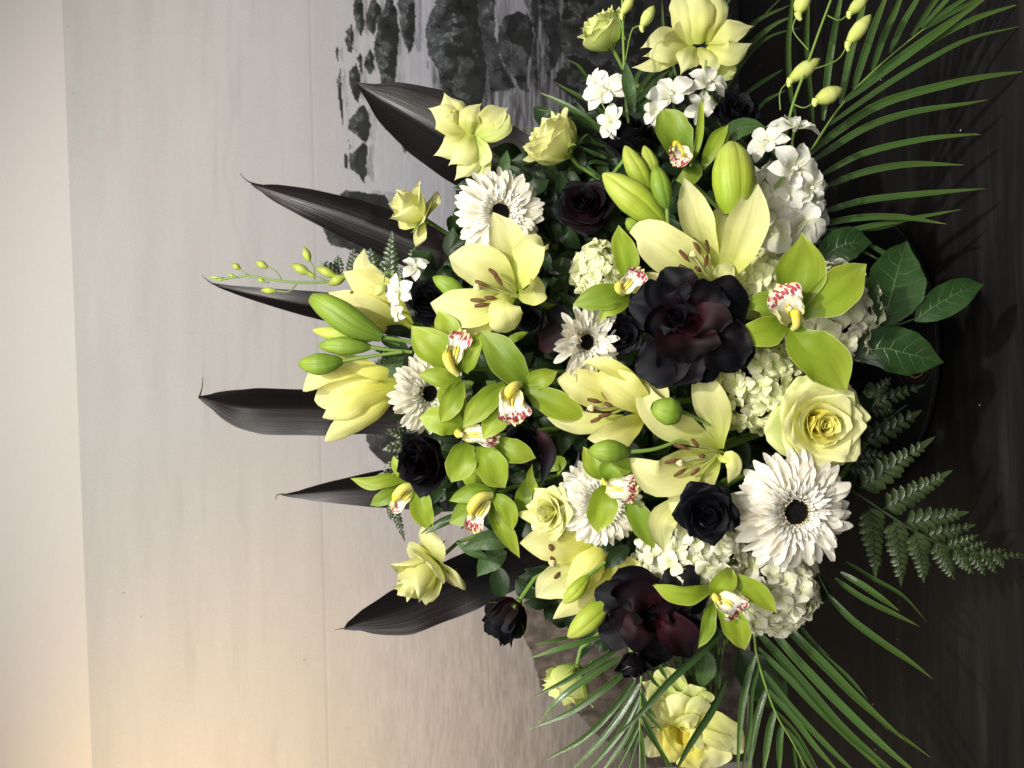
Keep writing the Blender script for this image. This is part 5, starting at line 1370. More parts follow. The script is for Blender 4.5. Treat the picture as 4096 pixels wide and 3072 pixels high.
bud('slender pale bud beside the uppermost green orchid', .635, [(656, 188, -3), (650, 165, 0), (644, 146, -2)], 8, 'lilybudy', stem=[(656, 188, -3), (660, 215, -10)])
bud('stubby round green lily bud between the two central lilies', .585, [(680, 411, 4), (668, 411, 8), (652, 406, 8)], 13.5, 'lilybud', stem=[(680, 411, 4), (690, 415, -4), (710, 425, -14)], prf=[(0, .35), (.2, .85), (.45, 1), (.7, .82), (.9, .55), (1, .3)])
bud('fat green lily bud on a bright stalk left of the lower central lily', .585, [(629, 452, 4), (608, 451, 7), (588, 451, 4)], 11, 'lilybud', stem=[(629, 452, 4), (655, 449, 2), (681, 440, -8)])
bud('yellow-green lily bud pointing down left beside the loose black rose', .61, [(612, 600, -2), (598, 610, 2), (583, 624, 4), (568, 637, 0)], 11.5, 'lilybudy', stem=[(612, 600, -2), (625, 585, -12)])
bud('folded green bud over the warm cream lily', .62, [(588, 576, 2), (576, 590, 5), (563, 603, 2)], 7.5, 'lilybudy', stem=[(588, 576, 2), (605, 562, -4)])
bud('green bud tip beside the glossy black rose at the left', .64, [(466, 300, -4), (450, 287, 0), (433, 277, 0)], 9, 'lilybud', stem=[(466, 300, -4), (485, 312, -12)])
bud('pair of tiny dark green buds under the opening yellow bud', .62, [(640, 232, -2), (632, 225, 0), (627, 218, 0)], 6.5, 'lilybud', stem=[(640, 232, -2), (655, 245, -12)])

# --- green cymbidium orchids
LH = (0, 0, 1)
orchid('largest green orchid with a red-spotted lip, beside the broad dark leaves', .575, (790, 318, -8), [
    (q(6, (640, 1010, -8), (740, 780, 0), (790, 560, 2), (775, 350, -6)), 29, dict(cup=.35, pr=[(0, .35), (.2, .75), (.45, 1), (.62, .9), (.8, .42), (.92, .16), (1, .02)])),
    (q(6, (770, 1060, -6), (950, 940, 2), (1150, 790, 4), (1335, 622, -2)), 24, dict(cup=.35)),
    (q(6, (680, 1170, -6), (800, 1330, 4), (1000, 1480, 4), (1165, 1720, -4)), 27, dict(cup=.4, hint=(-.1, 0, 1))),
    (q(6, (650, 1150, -6), (520, 1190, 2), (380, 1220, 4), (188, 1266, 0)), 17, dict(cup=.35)),
    (q(6, (640, 1050, -12), (500, 980, -8), (400, 960, -8), (300, 1010, -12)), 15, dict(cup=.3, mat='cymg')),
    ], dict(pts=q(6, (690, 1120, 0), (650, 1000, 14), (600, 900, 20), (530, 830, 14)), w=15.5, col=q(6, (700, 1180, 0), (730, 1140, 8), (720, 1060, 14), (670, 1010, 17)), cw=5.2, cup=.5, hint=(-.25, -.1, 1)))
orchid('green orchid with an upright spotted lip left of the largest black rose', .60, (630, 290, -8), [
    (q(5, (1500, 800, -8), (1480, 620, 0), (1430, 450, 2), (1405, 285, -4)), 14, dict(cup=.3)),
    (q(5, (1500, 920, -6), (1350, 900, 4), (1180, 930, 4), (1008, 972, -2)), 15, dict(cup=.35, mat='cymg')),
    (q(5, (1500, 960, -4), (1380, 1000, 4), (1290, 1040, 4), (1240, 1130, 0)), 7, dict(cup=.3)),
    (q(5, (1520, 860, -6), (1640, 780, -2), (1760, 700, -4)), 10, dict(cup=.3, mat='lip' if False else 'liplobe')),
    ], dict(pts=q(5, (1430, 860, 0), (1500, 780, 8), (1560, 720, 12), (1600, 660, 8)), w=9.5, col=q(5, (1450, 880, 0), (1410, 850, 6), (1400, 810, 9), (1435, 770, 10)), cw=4, cup=.5, hint=(-.2, .2, 1)))
orchid('uppermost green orchid with a broad oval hood petal', .635, (686, 165, -8), [
    (q(2, (1960, 1420, -8), (1930, 1270, -2), (1860, 1120, 2), (1790, 950, -2)), 20, dict(cup=.5, pr='round', mat='cymg')),
    (q(2, (2030, 1420, -6), (2090, 1250, 2), (2110, 1050, 0), (2120, 840, -6)), 5, dict(cup=.8)),
    (q(2, (2020, 1440, -4), (2050, 1470, 2), (2000, 1530, 4), (1900, 1560, 0)), 11, dict(cup=.4, mat='cymg')),
    (q(3, (-80, 1460, -6), (-20, 1330, 0), (40, 1200, 2), (140, 1080, -4)), 9, dict(cup=.5)),
    ], dict(pts=q(2, (1980, 1400, 0), (1960, 1340, 8), (1900, 1390, 12), (1870, 1420, 10)), w=11, col=q(2, (1990, 1400, 0), (1950, 1300, 6), (1900, 1240, 10), (1880, 1290, 14)), cw=3.8, cup=.8, hint=(-.3, 0, 1)))
orchid('green orchid left of centre with its lip tilted up, under the pale lily', .625, (468, 368, -6), [
    (q(5, (40, 1560, -6), (-120, 1400, 2), (-250, 1300, 2), (-385, 1155, -6)), 20, dict(cup=.4)),
    (q(5, (0, 1400, -6), (-40, 1250, -2), (-100, 1130, -2), (-152, 1025, -8)), 14, dict(cup=.35)),
    (q(5, (80, 1560, -2), (120, 1450, 8), (160, 1330, 10), (240, 1200, 4)), 10, dict(cup=.7)),
    (q(5, (40, 1600, -4), (-60, 1620, 2), (-160, 1600, 4), (-330, 1580, 0)), 11, dict(cup=.4)),
    ], dict(pts=q(5, (-20, 1480, 0), (10, 1350, 8), (40, 1270, 12), (70, 1190, 8)), w=10, col=q(5, (20, 1580, 0), (-40, 1520, 5), (-80, 1430, 8), (-60, 1340, 10)), cw=5, cup=.5, hint=(-.1, 0, 1)))
orchid('green orchid in the left middle with a fringed lip hanging down and a yellow column', .612, (520, 382, -6), [
    (q(5, (640, 1680, -6), (480, 1520, 2), (360, 1370, 2), (215, 1195, -6)), 19, dict(cup=.3, mat='cymg')),
    (q(8, (420, 0, -6), (280, 120, 2), (170, 240, 2), (60, 380, -4)), 14, dict(cup=.4)),
    (q(8, (600, 40, -6), (760, 120, 2), (950, 210, 4), (1135, 292, -2)), 16, dict(cup=.4, mat='cym')),
    (q(5, (600, 1680, -8), (700, 1620, 0), (790, 1590, 2), (875, 1552, -2)), 11, dict(cup=.4)),
    (q(8, (440, 160, -10), (380, 250, -4), (310, 360, -2), (235, 475, -4)), 14, dict(cup=.35)),
    ], dict(pts=q(8, (500, 40, 0), (470, 160, 8), (500, 250, 10), (520, 350, 4)), w=14, col=q(8, (560, 0, -2), (500, 20, 6), (450, 80, 10), (445, 160, 10)), cw=5.5, cup=.35, hint=(0, -.2, 1)))
orchid('green orchid with a round open throat above two rounded lower petals', .625, (478, 440, -6), [
    (q(8, (120, 520, -6), (60, 620, 2), (20, 720, 4), (-40, 850, -2)), 17, dict(cup=.4)),
    (q(8, (220, 540, -6), (260, 640, 4), (330, 760, 4), (425, 898, -4)), 18, dict(cup=.4)),
    (q(8, (60, 400, -8), (-60, 330, 0), (-180, 310, 0), (-320, 290, -6)), 17, dict(cup=.4)),
    (q(8, (340, 470, -6), (450, 560, 2), (560, 600, 4), (690, 640, 0)), 14, dict(cup=.4)),
    (q(8, (60, 300, -8), (0, 180, 0), (-60, 90, 0), (-20, -60, -6)), 14, dict(cup=.35)),
    (q(7, (2260, -20, -4), (2200, 100, 6), (2140, 220, 8), (2080, 335, 2)), 13, dict(cup=.45)),
    ], dict(pts=q(8, (60, 450, 0), (180, 440, 8), (280, 460, 10), (370, 490, 4)), w=10.5, col=q(8, (20, 400, -2), (20, 430, 6), (50, 440, 12)), cw=4.5, cup=.8, hint=(-.1, -.3, 1)))
orchid('smallest green orchid seen from the side with a withered lip, against the wall', .70, (412, 484, -4), [
    (q(7, (1790, 830, -4), (1620, 830, 4), (1480, 860, 4), (1300, 815, -2)), 8.5, dict(cup=.6)),
    (q(7, (1760, 880, -4), (1640, 950, 2), (1560, 1000, 2), (1470, 1050, -2)), 9, dict(cup=.4, mat='cymg')),
    (q(7, (1880, 850, -4), (1780, 770, 4), (1700, 700, 4), (1670, 620, 0)), 8, dict(cup=.4)),
    (q(7, (1890, 880, -2), (1900, 1000, 6), (1930, 1120, 6), (2005, 1262, 0)), 13, dict(cup=.4)),
    ], dict(pts=q(7, (1850, 900, 0), (1760, 990, 6), (1700, 1050, 6), (1640, 1040, 2)), w=6, col=q(7, (1860, 880, 2), (1760, 900, 8), (1690, 980, 9), (1670, 1030, 8)), cw=5.5, cup=.7, hint=(0, .2, 1)))
orchid('green orchid hanging with a long yellow column above the serrated leaves', .645, (498, 494, -4), [
    (q(8, (330, 950, -4), (200, 930, 2), (90, 950, 2), (-60, 1010, -4)), 10, dict(cup=.4, mat='cymg')),
    (q(8, (310, 970, -2), (400, 1030, 6), (460, 1140, 6), (490, 1270, 2)), 11, dict(cup=.4)),
    (q(8, (320, 1000, -6), (360, 1180, -2), (450, 1320, 0), (550, 1502, -4)), 10, dict(cup=.5)),
    (q(8, (330, 930, -8), (230, 860, -4), (120, 800, -2), (60, 740, -6)), 13, dict(cup=.4)),
    (q(8, (300, 980, -10), (150, 1060, -8), (60, 1130, -8), (-60, 1200, -12)), 15, dict(cup=.3, mat='cymg')),
    ], dict(pts=q(8, (280, 1000, 0), (200, 1120, 6), (160, 1200, 8), (160, 1290, 4)), w=8.5, col=q(8, (310, 960, 2), (210, 980, 9), (140, 1060, 11), (125, 1150, 10)), cw=6, cup=.6, hint=(-.1, -.1, 1)))
orchid('small green orchid lying on the covered white daisy with its lip to the right', .60, (610, 482, -6), [
    (q(8, (1300, 840, -6), (1330, 760, 4), (1400, 700, 6), (1560, 720, 0)), 14, dict(cup=.4, mat='cymg', roll=.3)),
    (q(8, (1300, 880, -6), (1270, 1000, 4), (1250, 1120, 4), (1222, 1286, -2)), 17, dict(cup=.35)),
    (q(8, (1480, 980, -6), (1560, 1120, 2), (1640, 1260, 2), (1716, 1420, -4)), 14, dict(cup=.4, mat='cymg')),
    (q(8, (1280, 820, -10), (1200, 740, -6), (1160, 660, -8), (1100, 540, -12)), 10, dict(cup=.4)),
    ], dict(pts=q(8, (1300, 900, 0), (1400, 910, 8), (1480, 910, 10), (1570, 930, 4)), w=12, col=q(8, (1270, 820, 0), (1275, 850, 6), (1300, 865, 10)), cw=3, cup=.5, hint=(-.1, -.2, 1)))
orchid('lowest green orchid over the cream hydrangea, facing down between palm and black rose', .585, (722, 584, -6), [
    (q(11, (2230, 100, -6), (2080, 140, 4), (1900, 150, 4), (1690, 70, -2)), 13, dict(cup=.5, hint=(0, .3, 1))),
    (q(12, (60, 190, -4), (60, 100, 8), (130, 20, 8), (170, -60, 0)), 13, dict(cup=.5, pr='round')),
    (q(12, (120, 0, -6), (260, 60, 2), (400, 160, 4), (562, 320, -2)), 12, dict(cup=.4)),
    (q(12, (60, 240, -6), (150, 340, 2), (220, 470, 4), (288, 642, -2)), 15, dict(cup=.4)),
    (q(11, (2230, 220, -8), (2190, 340, 0), (2170, 480, 0), (2092, 622, -4)), 9, dict(cup=.5, mat='cymg')),
    ], dict(pts=q(12, (40, 180, 0), (120, 220, 8), (190, 270, 10), (240, 350, 4)), w=13, col=q(12, (0, 140, -2), (30, 190, 6), (60, 230, 9)), cw=4, cup=.5, hint=(.1, -.1, 1)))

# --- hydrangea heads
hydrangea('white hydrangea head right of the big lily, under the top palm', 778, 215, .66, (.3, -.2, 1), 40, 23, 3, 'den', 15)
hydrangea('cream hydrangea head behind the largest spotted orchid', 828, 318, .64, (.35, .1, 1), 50, 13, 5, 'hyd', 56)
hydrangea('greenish hydrangea head between the big lily and the largest orchid', 758, 285, .635, (.1, 0, 1), 30, 12, 7, 'hydg', 30)
hydrangea('cream hydrangea head above the fully open yellow rose', 752, 385, .625, (.1, .2, 1), 45, 12, 9, 'hydg', 60)
hydrangea('white hydrangea head below the lower central lily, round the black rose', 690, 556, .635, (-.1, .35, 1), 50, 12.5, 11, 'hyd', 66)
hydrangea('cream hydrangea head under the largest white daisy', 772, 590, .64, (.15, .5, .9), 42, 12.5, 13, 'hyd', 46)
hydrangea('small greenish hydrangea cluster beside the green orchid with the upright lip', 600, 272, .645, (-.4, -.1, 1), 26, 12, 15, 'hydg', 22)
hydrangea('small cream hydrangea cluster beside the left white daisy', 437, 400, .69, (0, .2, 1), 12, 10, 17, 'hydg', 7)

# --- white orchid sprays and green bud spray
spray('arching spray of white orchids and green buds down the top right', .625,
      q(3, (600, 1560, -12), (640, 1180, 0), (700, 900, 4), (810, 600, 6), (930, 260, 6), (1050, -60, 4)),
      [(q(3, (830, 430, 4))[0], q(3, (700, 260, 4))[0], q(3, (745, 110, 6))[0], q(3, (820, -80, 6))[0], 8),
       (q(3, (990, 130, 4))[0], q(3, (1100, 175, 6))[0], q(3, (1190, 110, 6))[0], q(3, (1350, -40, 6))[0], 6.5),
       (q(3, (840, 610, 4))[0], q(3, (1080, 520, 8))[0], q(3, (1180, 370, 8))[0], q(3, (1370, 130, 8))[0], 7.5),
       (q(3, (590, 950, 2))[0], q(3, (590, 790, 4))[0], q(3, (680, 690, 2))[0], q(3, (930, 510, 0))[0], 8),
       (q(3, (700, 900, 4))[0], q(3, (800, 930, 8))[0], q(3, (900, 870, 8))[0], q(3, (1130, 770, 8))[0], 8.5)],
      [(q(3, (720, 1110, 14))[0], 27, (.1, -.75, .65), .1), (q(3, (480, 1240, 8))[0], 23, (-.6, -.2, .75), .5), (q(3, (700, 1470, 16))[0], 30, (.25, .1, 1), -.3),
       (q(3, (860, 1620, 14))[0], 18, (.3, .4, .8), .8)])
spray('spray of white orchids between the greenish rosebud and the black rose', .67,
      [(640, 160, -10), (628, 120, 0), (624, 60, 0), (622, -10, 0)],
      [((625, 40, 0), (618, 12, 2), (622, 14, 2), (634, -6, 2), 5), ((625, 62, 0), (632, 30, 2), (642, 26, 2), (654, 6, 2), 6)],
      [((606, 92, 8), 25, (-.35, -.1, 1), .3), ((612, 122, 6), 18, (-.5, .3, 1), 1.3), ((596, 82, 2), 14, (-.8, .1, .6), .2)])
spray('spray of white orchids behind the tall cream rose', .675,
      [(690, 170, -14), (700, 120, 0), (706, 60, 0)], [],
      [((672, 96, 6), 26, (-.2, -.3, 1), .4), ((656, 112, 6), 16, (-.5, 0, 1), 1.0), ((708, 84, 0), 22, (.2, -.3, 1), -.2), ((700, 108, 0), 18, (.2, .2, 1), .9)])
spray('thin spray of small green buds reaching far left over the dark leaf', .80,
      q(4, (1800, 760, -8), (1640, 790, -4), (1450, 740, -2), (1400, 680, -2), (1310, 680, 0), (1240, 740, 2), (1115, 775, 4), (820, 780, 5), (600, 755, 5), (420, 725, 5), (250, 745, 5), (90, 740, 5)),
      [(q(4, (430, 725, 5))[0], q(4, (390, 700, 6))[0], q(4, (345, 665, 6))[0], q(4, (278, 618, 6))[0], 3.1),
       (q(4, (705, 755, 5))[0], q(4, (650, 680, 6))[0], q(4, (580, 650, 6))[0], q(4, (483, 600, 6))[0], 3.6),
       (q(4, (835, 795, 5))[0], q(4, (770, 860, 6))[0], q(4, (655, 855, 6))[0], q(4, (525, 848, 6))[0], 3.4),
       (q(4, (1115, 775, 4))[0], q(4, (1040, 745, 6))[0], q(4, (940, 700, 6))[0], q(4, (790, 625, 6))[0], 4.8),
       (q(4, (988, 760, 4))[0], q(4, (985, 660, 5))[0], q(4, (945, 595, 5))[0], q(4, (897, 475, 5))[0], 4.0),
       (q(4, (1300, 700, 0))[0], q(4, (1220, 740, 3))[0], q(4, (1165, 725, 3))[0], q(4, (1003, 650, 3))[0], 4.8),
       (q(4, (1300, 700, 0))[0], q(4, (1290, 720, 5))[0], q(4, (1250, 730, 6))[0], q(4, (1112, 800, 6))[0], 5),
       (q(4, (590, 790, 5))[0], q(4, (590, 780, 6))[0], q(4, (560, 775, 6))[0], q(4, (490, 750, 6))[0], 2.2),
       (q(4, (330, 740, 5))[0], q(4, (320, 735, 6))[0], q(4, (300, 730, 6))[0], q(4, (240, 712, 6))[0], 1.7),
       (q(4, (250, 745, 5))[0], q(4, (220, 755, 6))[0], q(4, (200, 755, 6))[0], q(4, (140, 765, 6))[0], 1.4),
       (q(4, (210, 745, 5))[0], q(4, (190, 742, 6))[0], q(4, (170, 740, 6))[0], q(4, (68, 738, 6))[0], 1.4),
       (q(4, (1660, 880, 0))[0], q(4, (1640, 860, 6))[0], q(4, (1600, 850, 8))[0], q(4, (1480, 800, 10))[0], 5.5)],
      [], group=None, sr=1.35, budmat='denbudg')
spray('cluster of small white orchid flowers over the glossy black rose at the left', .70,
      [(430, 310, -10), (412, 292, -4), (396, 276, 0), (385, 272, 0)],
      [((392, 276, 0), (386, 270, 4), (384, 284, 6), (376, 296, 6), 5)],
      [((399, 292, 8), 19, (-.5, .2, .8), .2), ((416, 268, 4), 17, (.1, -.6, .8), 1.1), ((398, 312, 4), 13, (-.7, .4, .6), .6)])

# --- palm fronds
P3 = lambda *a: q(3, *a)
palm('long palm frond fanning over the top right corner', .66, q(3, (740, 1560, -20), (860, 1300, -8), (1110, 920, -2), (1390, 620, 0), (1780, 290, 0), (2100, 60, -4)), [
    (q(3, (1150, 870, 2), (1500, 600, 6), (1900, 310, 8), (2400, -40, 2)), 4.6),
    (q(3, (1500, 620, 0), (1850, 380, 2), (2250, 170, 2), (2700, 20, -2)), 3.2),
    (q(3, (1010, 1080, 0), (1500, 740, 6), (1900, 500, 8), (2250, 330, 6), (2700, 220, 2)), 3.0),
    (q(3, (840, 1330, -4), (1100, 1120, 2), (1500, 880, 6), (2212, 690, 8), (2750, 610, 4)), 4.2),
    (q(3, (860, 1400, -4), (1300, 1120, 4), (1700, 980, 6), (2212, 895, 8), (2390, 860, 6)), 3.8),
    (q(3, (930, 1520, -4), (1300, 1330, 4), (1800, 1210, 6), (2212, 1165, 6), (2330, 1165, 5)), 3.3),
    (q(3, (960, 1620, -4), (1300, 1490, 4), (1700, 1420, 6), (2180, 1425, 6)), 3.3),
    (q(6, (880, 200, -4), (1300, 80, 4), (1800, 20, 6), (2370, -30, 4)), 3.6),
    (q(6, (840, 310, -4), (1200, 230, 4), (1600, 215, 6), (2030, 277, 4)), 3.3),
    (q(6, (900, 400, -8), (1300, 310, -2), (1700, 235, 0), (2155, 150, 0)), 2.8),
    (q(6, (900, 360, -8), (1200, 330, -4), (1500, 300, -4), (1700, 245, -4)), 2.2),
    (q(6, (1360, 455, 6), (1600, 600, 8), (1720, 680, 8), (1808, 742, 6)), 2.4),
    (q(6, (900, 500, 2), (1100, 480, 8), (1280, 510, 8), (1460, 594, 6)), 2.2),
    (q(6, (900, 520, 0), (1060, 500, 4), (1360, 515, 4)), 1.6),
    (q(3, (870, 1080, -4), (840, 800, -2), (810, 400, 0), (830, 0, 0), (840, -200, 0)), 3.4),
    (q(3, (720, 1020, -4), (670, 800, -2), (655, 400, 0), (690, 0, 0), (700, -200, 0)), 3.1),
    (q(3, (960, 1040, -4), (1000, 620, -2), (1060, 250, 0), (1110, 0, 0), (1160, -200, 0)), 3.4),
    (q(3, (1110, 900, -2), (1190, 500, -2), (1270, 200, 0), (1340, -60, 0), (1400, -200, 0)), 3.4),
    (q(3, (1220, 770, -2), (1340, 400, 0), (1430, 150, 0), (1560, -160, 0)), 3.6),
    (q(3, (1380, 610, 0), (1480, 320, 0), (1580, 100, 0), (1700, -200, 0)), 3.3),
    (q(3, (1540, 460, 0), (1640, 230, 0), (1760, 20, 0), (1880, -200, 0)), 3.0),
    (q(3, (1720, 310, 0), (1830, 140, 0), (1930, 0, 0), (2100, -220, 0)), 2.8),
    (q(3, (1810, 240, 0), (1930, 110, 0), (2060, -30, 0), (2260, -230, 0)), 2.4),
    (q(3, (1840, 240, 0), (2000, 110, 0), (2200, -20, 0), (2400, -150, 0)), 2.2),
    (q(3, (1830, 250, 0), (2050, 120, 0), (2300, 0, 0), (2500, -100, 0)), 2.4),
    ], hw=3.2)
palm('darker palm frond curving behind the tall cream rose', .745, [(690, 165, -10), (700, 120, 0), (720, 70, 0), (760, 20, 0), (800, -20, 0)], [
    (q(3, (-20, 820, 0), (150, 520, 0), (350, 210, 0), (680, 40, 0)), 3.0), (q(3, (40, 820, 0), (250, 480, 0), (500, 240, 0), (720, 130, 0)), 3.4),
    (q(3, (60, 860, 0), (300, 500, 0), (500, 320, 0), (780, 235, 0)), 2.4), (q(3, (280, 820, 0), (400, 730, 0), (620, 595, 0)), 2.2),
    (q(3, (390, 960, 0), (470, 870, 0), (640, 780, 0)), 2.0), (q(3, (-100, 600, 0), (20, 200, 0), (150, 0, 0), (260, -160, 0)), 2.2),
    (q(2, (1900, 880, 0), (1840, 640, 0), (1790, 300, 0), (1780, 0, 0)), 2.6), (q(2, (1960, 860, 0), (1900, 700, 0), (1850, 500, 0), (1840, 300, 0)), 2.6),
    (q(3, (-60, 500, 0), (60, 100, 0), (160, -100, 0)), 2.0),
    ], 'palmd')
palm('palm frond fanning left from behind the black rose at the top', .735, [(655, 175, -8), (640, 150, 0), (615, 125, 0), (600, 100, 0)], [
    q(2, (1250, 800, 0), (1100, 640, 4), (1050, 570, 4), (945, 505, 2)), (q(2, (1300, 1010, 0), (1130, 880, 4), (960, 780, 4), (855, 713, 2)), 3.2),
    (q(2, (1300, 1170, 0), (1150, 1050, 6), (960, 920, 6), (725, 800, 2)), 3.4), (q(2, (1280, 1130, -2), (1050, 1060, 0), (850, 980, 0), (695, 945, -2)), 2.4),
    (q(2, (1300, 1270, -2), (1050, 1200, 2), (780, 1130, 2), (525, 1100, 0)), 2.4), (q(2, (1300, 1370, -2), (1150, 1310, 0), (1020, 1240, 0)), 2.2),
    (q(2, (1500, 900, 0), (1640, 700, 0), (1760, 560, 0), (1900, 380, 0)), 2.6, 'palmd'), (q(2, (1560, 880, 0), (1700, 720, 0), (1850, 600, 0)), 2.8, 'palmd'),
    (q(2, (1520, 820, 0), (1580, 640, 0), (1700, 560, 0), (1800, 360, 0)), 2.4, 'palmd'), (q(2, (1600, 920, 0), (1780, 780, 0), (1880, 600, 0)), 2.8, 'palmd'),
    (q(2, (1250, 1000, -2), (1180, 900, 0), (1150, 760, 0), (1080, 600, 0)), 2.2, 'palmd'), (q(2, (1640, 940, 0), (1800, 840, 0), (1860, 700, 0)), 2.6, 'palmd'),
    (q(2, (1320, 1420, -2), (1180, 1400, 0), (1080, 1460, 0)), 2.2, 'palmd'), (q(2, (1250, 1540, -2), (1120, 1440, 0), (1060, 1380, 0)), 2.2, 'palmd'),
    ], 'palm', 2.8)
B = lambda *a: q(11, *a)
palm('palm frond fanning down at the bottom over the greenish rosebud', .655, q(11, (1600, 600, -12), (1600, 900, -2), (1590, 1200, 0), (1590, 1450, 0), (1590, 1760, 0)), [
    (B((1000, 525, -6), (850, 555, 0), (670, 596, 0)), 2.0), (B((1240, 525, -6), (1100, 570, 0), (900, 625, 2), (625, 715, 0)), 2.8),
    (B((1430, 600, -4), (1250, 720, 4), (950, 900, 6), (660, 1048, 2)), 3.3), (B((1420, 700, -4), (1200, 840, 4), (900, 1060, 8), (705, 1285, 2)), 3.6),
    (B((1470, 820, -4), (1300, 960, 4), (1000, 1170, 6), (625, 1326, 2)), 3.2), (B((1545, 890, -2), (1380, 1120, 4), (1100, 1400, 6), (740, 1603, 2)), 3.4),
    (B((1590, 930, 0), (1400, 1230, 4), (1200, 1480, 4), (960, 1720, 2)), 3.2), (B((1590, 1030, 0), (1440, 1320, 2), (1250, 1560, 2), (1090, 1740, 0)), 2.8),
    (B((1590, 1130, 0), (1460, 1420, 0), (1290, 1660, 0), (1220, 1760, 0)), 2.6), (B((1590, 1260, 0), (1500, 1450, 0), (1380, 1700, 0)), 2.2),
    (B((1590, 1320, 0), (1540, 1480, 0), (1480, 1700, 0)), 2.0), (B((1590, 1320, 0), (1610, 1480, 0), (1640, 1700, 0)), 2.4),
    (B((1600, 1200, 0), (1700, 1380, 0), (1850, 1700, 0)), 2.4), (B((1600, 1090, 0), (1680, 1220, 0), (1790, 1340, 0)), 2.2),
    (B((1590, 980, 0), (1650, 1120, 0), (1740, 1240, 0)), 2.4), (B((1610, 1290, 0), (1760, 1500, 0), (1900, 1700, 0)), 2.0),
    (B((1620, 760, -6), (1700, 900, -6), (1780, 980, -6)), 2.2, 'palmd'), (B((1720, 700, -10), (1780, 820, -10), (1830, 900, -10)), 2.4, 'palmd'),
    ], 'palm', 3)
palm('two long dark palm leaflets crossing in front of the big loose rose', .60, q(11, (2300, 480, -10), (2212, 560, 0)), [
    (B((2330, 470, -6), (2050, 720, 12), (1830, 920, 18), (1550, 1230, 18), (1335, 1422, 14)), 4.0), (B((2330, 900, -6), (2212, 1150, 6), (2020, 1450, 12), (1870, 1740, 10)), 4.4)], 'palmd')
palm('dark palm leaflets seen behind the black rose and the big loose rose', .72, q(11, (1900, 560, 0), (2000, 900, 0), (2090, 1200, 0)), [
    (B((1880, 700, 0), (1960, 830, 0), (2060, 970, 0)), 2.6), (B((1940, 690, 0), (2020, 850, 0), (2100, 1060, 0)), 2.6), (B((2020, 680, 0), (2080, 900, 0), (2180, 1100, 0)), 2.6),
    (B((1800, 720, 0), (1840, 800, 0), (1870, 870, 0)), 2.0), (B((2060, 600, 0), (2120, 800, 0), (2212, 1050, 0)), 2.4), (B((2120, 860, 0), (2160, 1000, 0), (2250, 1200, 0)), 2.0),
    (q(12, (40, 560, 0), (20, 900, 0), (-20, 1200, 0)), 2.4), (q(12, (100, 540, 0), (60, 900, 0), (50, 1200, 0)), 2.0)], 'palmd')
Q = lambda *a: q(12, *a)
palm('palm frond spreading over the table at the bottom right', .645, Q((350, 380, -14), (370, 560, -4), (400, 740, 0), (540, 1160, 0), (710, 1460, 0), (840, 1720, 0)), [
    (Q((545, 330, -14), (760, 560, 0), (1000, 800, 6), (1260, 1060, 8), (1660, 1415, 4)), 4.6), (Q((640, 430, -14), (820, 590, -4), (1180, 900, 2), (1450, 1240, 2), (1890, 1570, -2)), 3.6),
    (Q((440, 370, -10), (700, 680, 2), (1100, 1100, 6), (1500, 1480, 6), (1880, 1800, 2)), 4.3), (Q((380, 470, -6), (700, 830, 4), (1100, 1290, 8), (1400, 1560, 8), (1700, 1800, 4)), 4.6),
    (Q((400, 620, -2), (640, 860, 4), (900, 1130, 6), (1180, 1400, 6), (1600, 1800, 2)), 3.2), (Q((440, 820, 0), (700, 1150, 4), (980, 1450, 6), (1320, 1780, 2)), 3.0),
    (Q((480, 980, 0), (700, 1220, 4), (900, 1480, 4), (1150, 1760, 2)), 3.0), (Q((550, 1170, 0), (720, 1360, 2), (900, 1660, 2), (960, 1760, 0)), 2.2),
    (Q((620, 1300, 0), (760, 1470, 0), (930, 1680, 0)), 2.2), (Q((740, 1500, 0), (840, 1620, 0), (900, 1720, 0)), 2.0),
    (Q((380, 660, 0), (310, 880, 0), (250, 1200, 0), (215, 1740, 0)), 3.2), (Q((405, 770, 0), (340, 1000, 2), (320, 1300, 0), (250, 1740, 0)), 2.8),
    (Q((470, 980, 0), (400, 1200, 2), (350, 1450, 0), (300, 1760, 0)), 3.4), (Q((540, 1160, 0), (490, 1350, 0), (440, 1720, 0)), 3.6),
    (Q((600, 1280, 0), (580, 1450, 0), (580, 1720, 0)), 3.4), (Q((700, 1470, 0), (710, 1580, 0), (740, 1740, 0)), 2.4), (Q((740, 1520, 0), (770, 1620, 0), (790, 1740, 0)), 1.8),
    (Q((680, 340, -12), (850, 560, -6), (1000, 720, -4), (1200, 920, -4), (1520, 1340, -6)), 3.2),
    ], 'palm', 3.2)
palm('sparse palm blades sweeping over the table below the fern', .64, q(12, (900, -40, -14), (1000, 150, -8)), [
    (Q((1000, 160, -8), (1200, 370, 2), (1450, 560, 6), (1700, 730, 4), (1908, 890, 0)), 3.4), (Q((1060, 20, -6), (1300, 190, 2), (1600, 340, 4), (1800, 440, 2)), 2.8),
    (Q((1110, -30, -6), (1300, 80, 4), (1460, 190, 6), (1618, 303, 2)), 3.2), (Q((1160, -120, -4), (1400, 30, 2), (1640, 170, 4), (1860, 402, 0)), 2.4),
    ], 'palm', 3)
palm('pair of narrow palm blades below the smallest green orchid', .70, q(7, (2250, 1120, 0), (2100, 1180, 0)), [(q(7, (2230, 1120, 0), (2080, 1180, 2), (1900, 1300, 0)), 2.6), (q(7, (2200, 1180, 0), (2060, 1240, 2), (1935, 1300, 0)), 2.0)], 'palmd')

